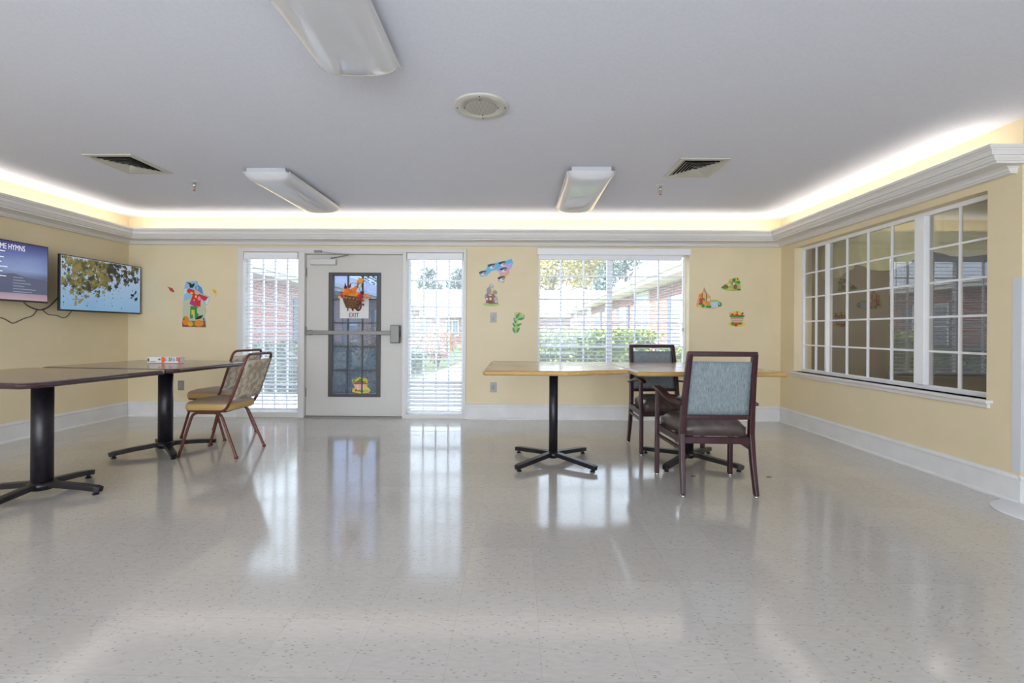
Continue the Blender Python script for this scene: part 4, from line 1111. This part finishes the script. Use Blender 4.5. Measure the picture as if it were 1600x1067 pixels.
mtn = mat('screen_ridge', (.02, .02, .03), .3, emit=(.07, .08, .14), es=.5)
yc1, zc1 = (3.70 + 4.68) / 2, (1.313 + 1.862) / 2
fnt = lambda y, z, h: (X1 - .0007 + h * .01, y - yc1, z - zc1)
mb = MB()
def tvp(u, v):
    p = on_x(u, v, TX); return p.y, p.z
a = tvp(2, 387.5); b = tvp(40, 386); 
put_text('ME HYMNS', mb, 4.238, 4.455, 1.780, 1.830, fnt, 0)
for q, (l0, l1) in enumerate(((4.15, 4.27), (4.16, 4.25), (4.14, 4.30), (4.16, 4.26), (4.15, 4.29))):
    z = 1.70 - q * .042
    mb.add([fnt(l0, z, .002), fnt(l1, z, .002), fnt(l1, z + .008, .002), fnt(l0, z + .008, .002)], [(0, 1, 2, 3)], 0)
for q in range(6):
    z = 1.53 - q * .026; L2 = (.09, .11, .16, .10, .21, .17)[q]
    mb.add([fnt(4.35, z, .002), fnt(4.35 + L2, z, .002), fnt(4.35 + L2, z + .007, .002), fnt(4.35, z + .007, .002)], [(0, 1, 2, 3)], 1)
mb.add([fnt(4.19, 1.755, .002), fnt(4.28, 1.755, .002), fnt(4.28, 1.763, .002), fnt(4.19, 1.763, .002)], [(0, 1, 2, 3)], 0)
rp = [(3.715, 1.52), (3.88, 1.56), (4.05, 1.52), (4.21, 1.54), (4.35, 1.57), (4.45, 1.545), (4.55, 1.535), (4.67, 1.525)]
vs = [fnt(y, z, .0) for y, z in rp] + [fnt(4.67, 1.39, 0), fnt(3.715, 1.39, 0)]
mb.add(vs, [tuple(range(len(vs)))], 2)
mb.build('screen_lettering', [ink, ink2, mtn], t1, fix=False)

t2, X2 = tv(4.80, 5.84, 1.247, 1.820, 'wall television showing leaves against blue sky, beside the corner', screen_mat('screen_sky', 'sky'))
yc2, zc2 = (4.80 + 5.84) / 2, (1.247 + 1.820) / 2
lm = [mat('screen_leaf', (.02, .02, .01), .4, emit=c, es=.5) for c in ((.12, .105, .035), (.05, .055, .02), (.20, .17, .05), (.02, .022, .02), (.01, .012, .02))]
lm.append(mat('screen_ghost', (.3, .3, .3), .4, emit=(.48, .56, .62), es=1))
mb = MB()
def leafpoly(cy, cz, r, a0, mi, h):
    pts = []
    for j in range(10):
        a = a0 + 2 * PI * j / 10; rr = r * (1 if j % 2 == 0 else .48) * rnd.uniform(.8, 1.1)
        yy = min(max(cy + rr * math.cos(a), 4.812), 5.828); zz_ = min(max(cz + rr * math.sin(a), 1.266), 1.808)
        pts.append((X2 - .0008 + h, yy - yc2, zz_ - zc2))
    mb.add([(X2 - .0008 + h, cy - yc2, cz - zc2)] + pts, [(0, 1 + j, 1 + (j + 1) % 10) for j in range(10)], mi)
nl = 0
while nl < 420:
    s, t = rnd.random(), rnd.random()
    dens = max(0, min(1, (t - .22 - .75 * max(0, s - .32) * (1 - .25 * s)) * 3.0))
    if s < .12: dens *= .4
    if s > .6: dens *= .55
    if rnd.random() > dens: continue
    cy_l, cz_l = 4.82 + s * .995, 1.275 + t * .525
    mi = rnd.choice((0, 0, 1, 2, 2, 3)) if s < .55 else rnd.choice((1, 3, 3, 4, 0))
    leafpoly(cy_l, cz_l, rnd.uniform(.018, .044), rnd.uniform(0, 6), mi, nl * .000004)
    nl += 1
for q in range(46):
    s = min(.98, max(.02, rnd.gauss(.45, .28))); t = rnd.uniform(.05, .5)
    leafpoly(4.82 + s * .995, 1.275 + t * .525, rnd.uniform(.004, .011), rnd.uniform(0, 6), 4, .0014)
for s, t in ((.93, .42), (.89, .33), (.95, .28), (.17, .12), (.22, .17), (.16, .2)):
    for _ in range(4): leafpoly(4.82 + s * .995 + rnd.uniform(-.02, .02), 1.275 + t * .525 + rnd.uniform(-.02, .02), rnd.uniform(.012, .028), rnd.uniform(0, 6), 4 if s > .5 else 2, .0015)
mb.build('screen_leaves', lm, t2, fix=False)

# cables under the televisions
def cable(px, label, r, grp):
    pts = [on_x(u, v, XL + d) for u, v, d in px]
    sm = []
    P_ = [pts[0]] + pts + [pts[-1]]
    for i in range(1, len(P_) - 2):
        for t in (0, .25, .5, .75):
            p0, p1, p2, p3 = P_[i - 1:i + 3]
            sm.append(.5 * ((2 * p1) + (p2 - p0) * t + (2 * p0 - 5 * p1 + 4 * p2 - p3) * t * t + (3 * p1 - p0 - 3 * p2 + p3) * t ** 3))
    sm.append(pts[-1])
    o = MB().tube(sm, r, 6).build('power_cable', M['black'])
    return tag(o, label, 'cable', grp)
cable([(36, 471, .15), (44, 478, .05), (58, 483.5, .012), (68, 483, .012), (80, 476, .05), (95, 460, .15)], 'thick black cable looping between the two televisions', .006, 'television cables')
cable([(-30, 492, .006), (0, 496.2, .006), (10, 500, .006), (19, 505, .006), (26, 503, .006), (38, 497.5, .006), (51, 493, .006), (58, 483.5, .006)], 'thin black cable sagging below the hymns television', .0035, 'television cables')
cable([(66, 483, .006), (75, 491, .006), (88, 492.5, .006), (98, 496.5, .006), (104, 495, .008), (112, 486, .10), (116, 482, .14)], 'thin black cable rising to the leaf picture television', .0035, 'television cables')

# ------------------------------------------------------------------ game box on the table
gb = empty('carton', (-3.07, 4.20, .7706), 'long narrow white and orange carton lying on the dark-edged table', 'box', rz=R_(1))
MB().box(-.143, .143, -.026, .026, .001, .053).build('body', mat('box_grey', (.62, .62, .62), .5), gb, bevel=.002)
MB().box(-.145, .145, -.028, .028, .004, .055).build('lid', M['paper'], gb, bevel=.002)
mb = MB()
def patch(x0, x1, z0, z1, mi): mb.add([(x0, -.0286, z0), (x1, -.0286, z0), (x1, -.0286, z1), (x0, -.0286, z1)], [(0, 1, 2, 3)], mi)
patch(-.02, .004, .006, .055, 0)
for i in range(13):
    x = .004 + i * .01
    patch(x, x + .01, .012 + rnd.uniform(0, .012), .055 - rnd.uniform(0, .01), rnd.choice((1, 2, 3, 4, 0, 1)))
patch(.128, .144, .006, .055, 0)
patch(-.141, -.125, .016, .044, 5); patch(-.115, -.07, .014, .018, 5); patch(-.048, -.028, .028, .042, 5)
mb.build('printed_side', [mat('ink_orange', (.85, .15, .03), .5), mat('ink_blue', (.20, .35, .55), .5), mat('ink_sky', (.45, .55, .65), .5), mat('ink_pink', (.65, .35, .35), .5), mat('ink_cream', (.7, .65, .6), .5), mat('ink_grey', (.12, .12, .13), .5)], gb, fix=False)

# round base at the right edge
fs_ = empty('floor_stand', (3.17, 2.905, 0), 'white round base on the floor at the right wall corner', 'stand')
MB().lathe([(.262, 0), (.262, .006), (.25, .010), (.03, .016)], n=64).build('base', M['white'], fs_)
MB().lathe([(.018, .014), (.016, .9)], n=16).build('pole', M['white'], fs_)

# small scuffs lying on the floor
for (u, v, lb) in ((1083, 744, 'small dark scrap on the floor by the front armchair legs'), (1201, 745.5, 'small dark scrap on the floor right of the front armchair')):
    p = on_z(u, v, 0)
    tag(MB().prism([(-.02, -.006), (.0, -.011), (.022, -.004), (.012, .008), (-.012, .009)], 0.0003, .002).build('floor_scrap', M['bark'], loc=p), lb, 'scrap')

# ------------------------------------------------------------------ courtyard outside
GZ = -.06
st(MB().box(-60, 60, D + .2, 120, GZ - .2, GZ).build('ground', M['lawn']), 'courtyard lawn', 'ground')
st(MB().prism([(-7.2, D + .2), (-.3, D + .2), (-.5, 9.5), (-.9, 16), (-1.3, 34), (-2.6, 34), (-1.95, 16), (-2.35, 10), (-2.5, 8.2), (-7.2, 8.2)], GZ, GZ + .03).build('path', M['concrete']), 'pale concrete path leading from the exit door', 'path')
st(MB().box(-.2, 4.2, D + .2, 11.0, GZ, GZ + .02).build('ground_mulch', M['mulch']), 'mulched bed under the window', 'planting bed')

def wing(name, xw, side, y0, y1, label, wins):
    """long brick wing whose courtyard face is the plane x = xw; side = +1 body lies to +x"""
    e = empty(name, (xw, y0, 0), label, 'building')
    s = side; L = y1 - y0
    def bx(mb, a, b, c, d, z0, z1): mb.box(min(s * a, s * b), max(s * a, s * b), c, d, z0, z1); return mb
    bx(MB(), 0, 7, 0, L, GZ, 2.45).build('wall', M['brick_y'], e)
    # roof: eave overhang .6 m, rising away from the courtyard
    ev = -.6
    mb = MB(); pts = [(ev, 2.66), (3.5, 4.35), (7.6, 2.66), (7.6, 2.60), (ev, 2.60)]
    vs = [(s * a, y, z) for y in (-.4, L + .4) for a, z in pts]
    mb.add(vs, [(0, 1, 2, 3, 4), (5, 6, 7, 8, 9)] + [(i, (i + 1) % 5, 5 + (i + 1) % 5, 5 + i) for i in range(5)])
    mb.build('roof', M['shingle'], e)
    bx(MB(), ev, 0, -.4, L + .4, 2.42, 2.45).build('soffit', M['fascia'], e)
    mb = MB(); bx(mb, ev - .03, ev, -.4, L + .4, 2.42, 2.62); bx(mb, ev - .13, ev - .03, -.4, L + .4, 2.54, 2.665)
    mb.build('gutter', M['fascia'], e)
    for (a, b, kind) in wins:
        a -= y0; b -= y0
        mb = MB(); z0, z1 = (.55, 2.03) if kind != 'bay' else (.0, 2.38)
        bx(mb, -.05, 0, a, b, z0, z1)
        f = mb.build('window', M['fascia'], e)
        mb = MB(); n = max(1, round((b - a) / .9))
        for q in range(n):
            c0 = a + (b - a) * q / n + .07; c1 = a + (b - a) * (q + 1) / n - .07
            bx(mb, -.06, -.05, c0, c1, z0 + .1, (z0 + z1) / 2 - .03); bx(mb, -.06, -.05, c0, c1, (z0 + z1) / 2 + .03, z1 - .1)
        mb.build('pane', M['extglass'], f)
        if kind == 'shut':
            for c in (a - .42, b + .04):
                bx(MB(), -.04, 0, c, c + .38, z0, z1).build('shutter', M['shutter'], e)
    return e
wing('brick_wing', 4.2, 1, 6.3, 38.5, 'long brick wing with white eaves running away right of the hedge',
     [(12.0, 13.1, 'shut'), (15.4, 17.0, 'bay'), (18.6, 19.8, 'shut'), (21.6, 23.0, 'bay'), (24.6, 25.8, 'shut'), (27.6, 29, 'bay'), (30.6, 31.8, 'shut'), (34, 35.4, 'bay'), (7.6, 9.6, 'bay')])
wing('brick_wing', -6.9, -1, 7.6, 34, 'shaded brick wing with dark shutters beyond the left sidelight',
     [(15.2, 16.6, 'shut'), (19.4, 20.6, 'shut'), (23.2, 24.4, 'shut'), (27.0, 28.2, 'shut'), (30.4, 31.6, 'shut'), (10.2, 11.2, 'shut')])
fb2 = empty('brick_building', (0, 42, 0), 'low brick building across the far end of the courtyard', 'building')
MB().box(-26, 26, 0, 9, GZ, 2.3).build('wall', M['brick_x'], fb2)
mb = MB(); pts = [(-.6, 2.42), (4.5, 5.0), (9.6, 2.42), (9.6, 2.36), (-.6, 2.36)]
vs = [(x, y, z) for x in (-27, 27) for y, z in pts]
mb.add(vs, [(0, 1, 2, 3, 4), (5, 6, 7, 8, 9)] + [(i, (i + 1) % 5, 5 + (i + 1) % 5, 5 + i) for i in range(5)]); mb.build('roof', M['shingle'], fb2)
MB().box(-27, 27, -.65, -.6, 2.2, 2.42).box(-27, 27, -.6, 0, 2.2, 2.24).build('fascia', M['fascia'], fb2)
for x in (-12.5, -10.5, -8.6, -6.2, -3.4, .3, 5.0):
    f = MB().box(x, x + 1.1, -.05, 0, .6, 2.0).build('window', M['fascia'], fb2)
    MB().box(x + .08, x + .5, -.07, -.05, .7, 1.9).box(x + .6, x + 1.02, -.07, -.05, .7, 1.9).build('pane', M['extglass'], f)
for x in (-9.3, -8.1, -6.9): MB().box(x, x + .16, -.5, -.34, GZ, 2.22).build('post', M['fascia'], fb2)

def leafcloud(mb, c, rad, n, size, nm=3, box=False, shell=.55, flat=0):
    c = Vector(c)
    for _ in range(n):
        if box:
            p = Vector((rnd.uniform(-1, 1), rnd.uniform(-1, 1), rnd.uniform(-1, 1)))
            k_ = rnd.choice((0, 1, 2, 2, 1)); sgn = rnd.choice((-1, 1)) if k_ != 2 else 1
            if k_ == 1: sgn = -1 if rnd.random() < .8 else 1
            p[k_] = sgn * rnd.uniform(.9, 1.08)
        else:
            p = Vector((rnd.gauss(0, 1), rnd.gauss(0, 1), rnd.gauss(0, 1))).normalized() * (shell + (1 - shell) * rnd.random() ** .6)
        q = c + Vector((p.x * rad[0], p.y * rad[1], p.z * rad[2]))
        d = Vector((rnd.uniform(-1, 1), rnd.uniform(-1, 1), rnd.uniform(-1, 1))).normalized()
        s = d.cross(Vector((rnd.uniform(-1, 1), rnd.uniform(-1, 1), rnd.uniform(-1, 1)))).normalized()
        z = size * rnd.uniform(.6, 1.3)
        mb.add([q, q + d * z * .5 + s * z * .28, q + d * z, q + d * z * .5 - s * z * .28], [(0, 1, 2, 3)], rnd.randrange(nm))
def tree(name, x, y, h, trunk_r, blobs, kind, label, n, size):
    e = empty(name, (x, y, GZ), label, 'tree')
    mb = MB().tube([(0, 0, 0), (.1, 0, h * .3), (-.05, .1, h * .6), (0, 0, h * .92)], [trunk_r, trunk_r * .8, trunk_r * .5, trunk_r * .15], 10)
    for q in range(9):
        a = q * 2.4; z = h * (.35 + .055 * q)
        mb.tube([(0, 0, z), (math.cos(a) * h * .12, math.sin(a) * h * .12, z + h * .07), (math.cos(a) * h * .24, math.sin(a) * h * .24, z + h * .12)], [trunk_r * .4, trunk_r * .25, trunk_r * .08], 6)
    mb.build('trunk', M['bark'], e)
    mb = MB()
    for (bx_, by_, bz_, r) in blobs: leafcloud(mb, (bx_, by_, bz_), (r, r, r * .7), n, size, shell=.2)
    mb.build('crown', LEAF[kind], e, fix=False)
    return e
# golden tree behind the far building
tree('golden_tree', 4.0, 56, 13.5, .35, [(-1.5, 0, 8.5, 2.6), (1.5, 0, 9.5, 2.8), (3.2, .5, 7.6, 2.2), (0, 0, 11.5, 2.6), (-2.6, 0, 11, 2.0), (4.0, 0, 11, 2.2), (-.5, 1, 7.0, 2.0), (5, 0, 9.0, 2.0)], 'gold', 'tall golden-leaved tree behind the far building', 800, .42)
tree('pine_tree', 11.6, 52, 13, .3, [(0, 0, 9.0, 1.9), (-1.6, 0, 7.5, 1.6), (1.2, 0, 10.2, 1.7), (-.6, 0, 11.4, 1.5), (-2.0, 0, 10.2, 1.2), (1.6, 0, 12, 1.3), (-2.4, 0, 6.0, 1.2)], 'pine', 'blue-green pine rising beside the right wing roof', 620, .38)
tree('golden_tree', 9.4, 66, 12, .3, [(0, 0, 8, 2.4), (1.5, 0, 9.5, 2), (-1.6, 0, 9.6, 2)], 'gold', 'shorter golden tree just left of the pine', 380, .42)
for x, y, h, lb in ((-12.0, 65, 10.0, 'distant pine seen through the right sidelight, left of the other'), (-7.2, 60, 9.2, 'distant pine seen through the right sidelight, closer to the golden trees')):
    tree('pine_tree', x, y, h, .25, [(0, 0, h * .62, 1.7), (-.8, 0, h * .75, 1.2), (.9, 0, h * .7, 1.3), (0, 0, h * .88, 1.1), (1.4, 0, h * .5, 1.2)], 'pine', lb, 300, .4)
tree('golden_tree', -2.6, 68, 10, .25, [(0, 0, 7, 2.0), (1.5, 0, 8, 1.8), (-1.2, 0, 6.2, 1.6)], 'gold', 'golden tree over the roof seen through the right sidelight', 260, .42)
tree('bare_tree', -15.5, 56, 11, .25, [(0, 0, 8.0, 2.0), (1.5, 0, 7.0, 1.8), (-1.6, 0, 7.2, 1.8), (0, 0, 9.5, 1.6)], 'dark', 'dark tree over the roof seen through the door glass', 160, .35)

def hedge(name, x0, x1, y0, y1, h, kind, label, n, size, cat='hedge'):
    e = empty(name, ((x0 + x1) / 2, (y0 + y1) / 2, GZ), label, cat)
    a, b = (x1 - x0) / 2, (y1 - y0) / 2
    MB().box(-a * .93, a * .93, -b * .9, b * .9, 0, h * .93).build('stems', LEAF[kind][2], e)
    mb = MB(); leafcloud(mb, (0, 0, h / 2), (a, b, h / 2), n, size, box=True)
    mb.build('foliage', LEAF[kind], e, fix=False)
    return e
hedge('clipped_hedge', -.35, 2.35, 8.2, 9.7, 1.10, 'hedge', 'sunlit clipped green hedge outside the wide window', 9000, .075)
hedge('clipped_hedge', 2.62, 3.15, 8.1, 9.2, .82, 'hedge', 'low rounded end of green hedge by the brick wing', 1800, .075)
hedge('low_hedge', -6.5, -4.7, 9.0, 14.5, .72, 'dark', 'dark shaded shrubs along the left wing', 4200, .12)
hedge('low_hedge', -4.4, -2.65, 8.7, 13.6, .50, 'dark', 'dark shrub bed seen through the door glass', 4200, .12)
def bush(x, y, r, h, kind, label, n, size):
    e = empty('shrub', (x, y, GZ), label, 'shrub')
    mb = MB()
    for q in range(9):
        a = q * .7; mb.tube([(0, 0, 0), (math.cos(a) * r * .4, math.sin(a) * r * .4, h * .6), (math.cos(a) * r * .7, math.sin(a) * r * .7, h * .9)], [.02, .014, .006], 5)
    mb.build('stems', M['bark'], e)
    mb = MB(); leafcloud(mb, (0, 0, h * .58), (r, r, h * .45), n, size, shell=.25); mb.build('foliage', LEAF[kind], e, fix=False)
    return e
bush(-2.45, 14.9, .58, 1.25, 'red', 'red-leaved shrub beside the path, larger of the pair', 1500, .10)
bush(-1.28, 15.3, .55, 1.45, 'red', 'red-leaved shrub touching the right edge of the sidelight', 1300, .10)
bush(-5.4, 17.5, .7, 1.3, 'red', 'reddish shrub against the left wing seen through the door', 700, .10)
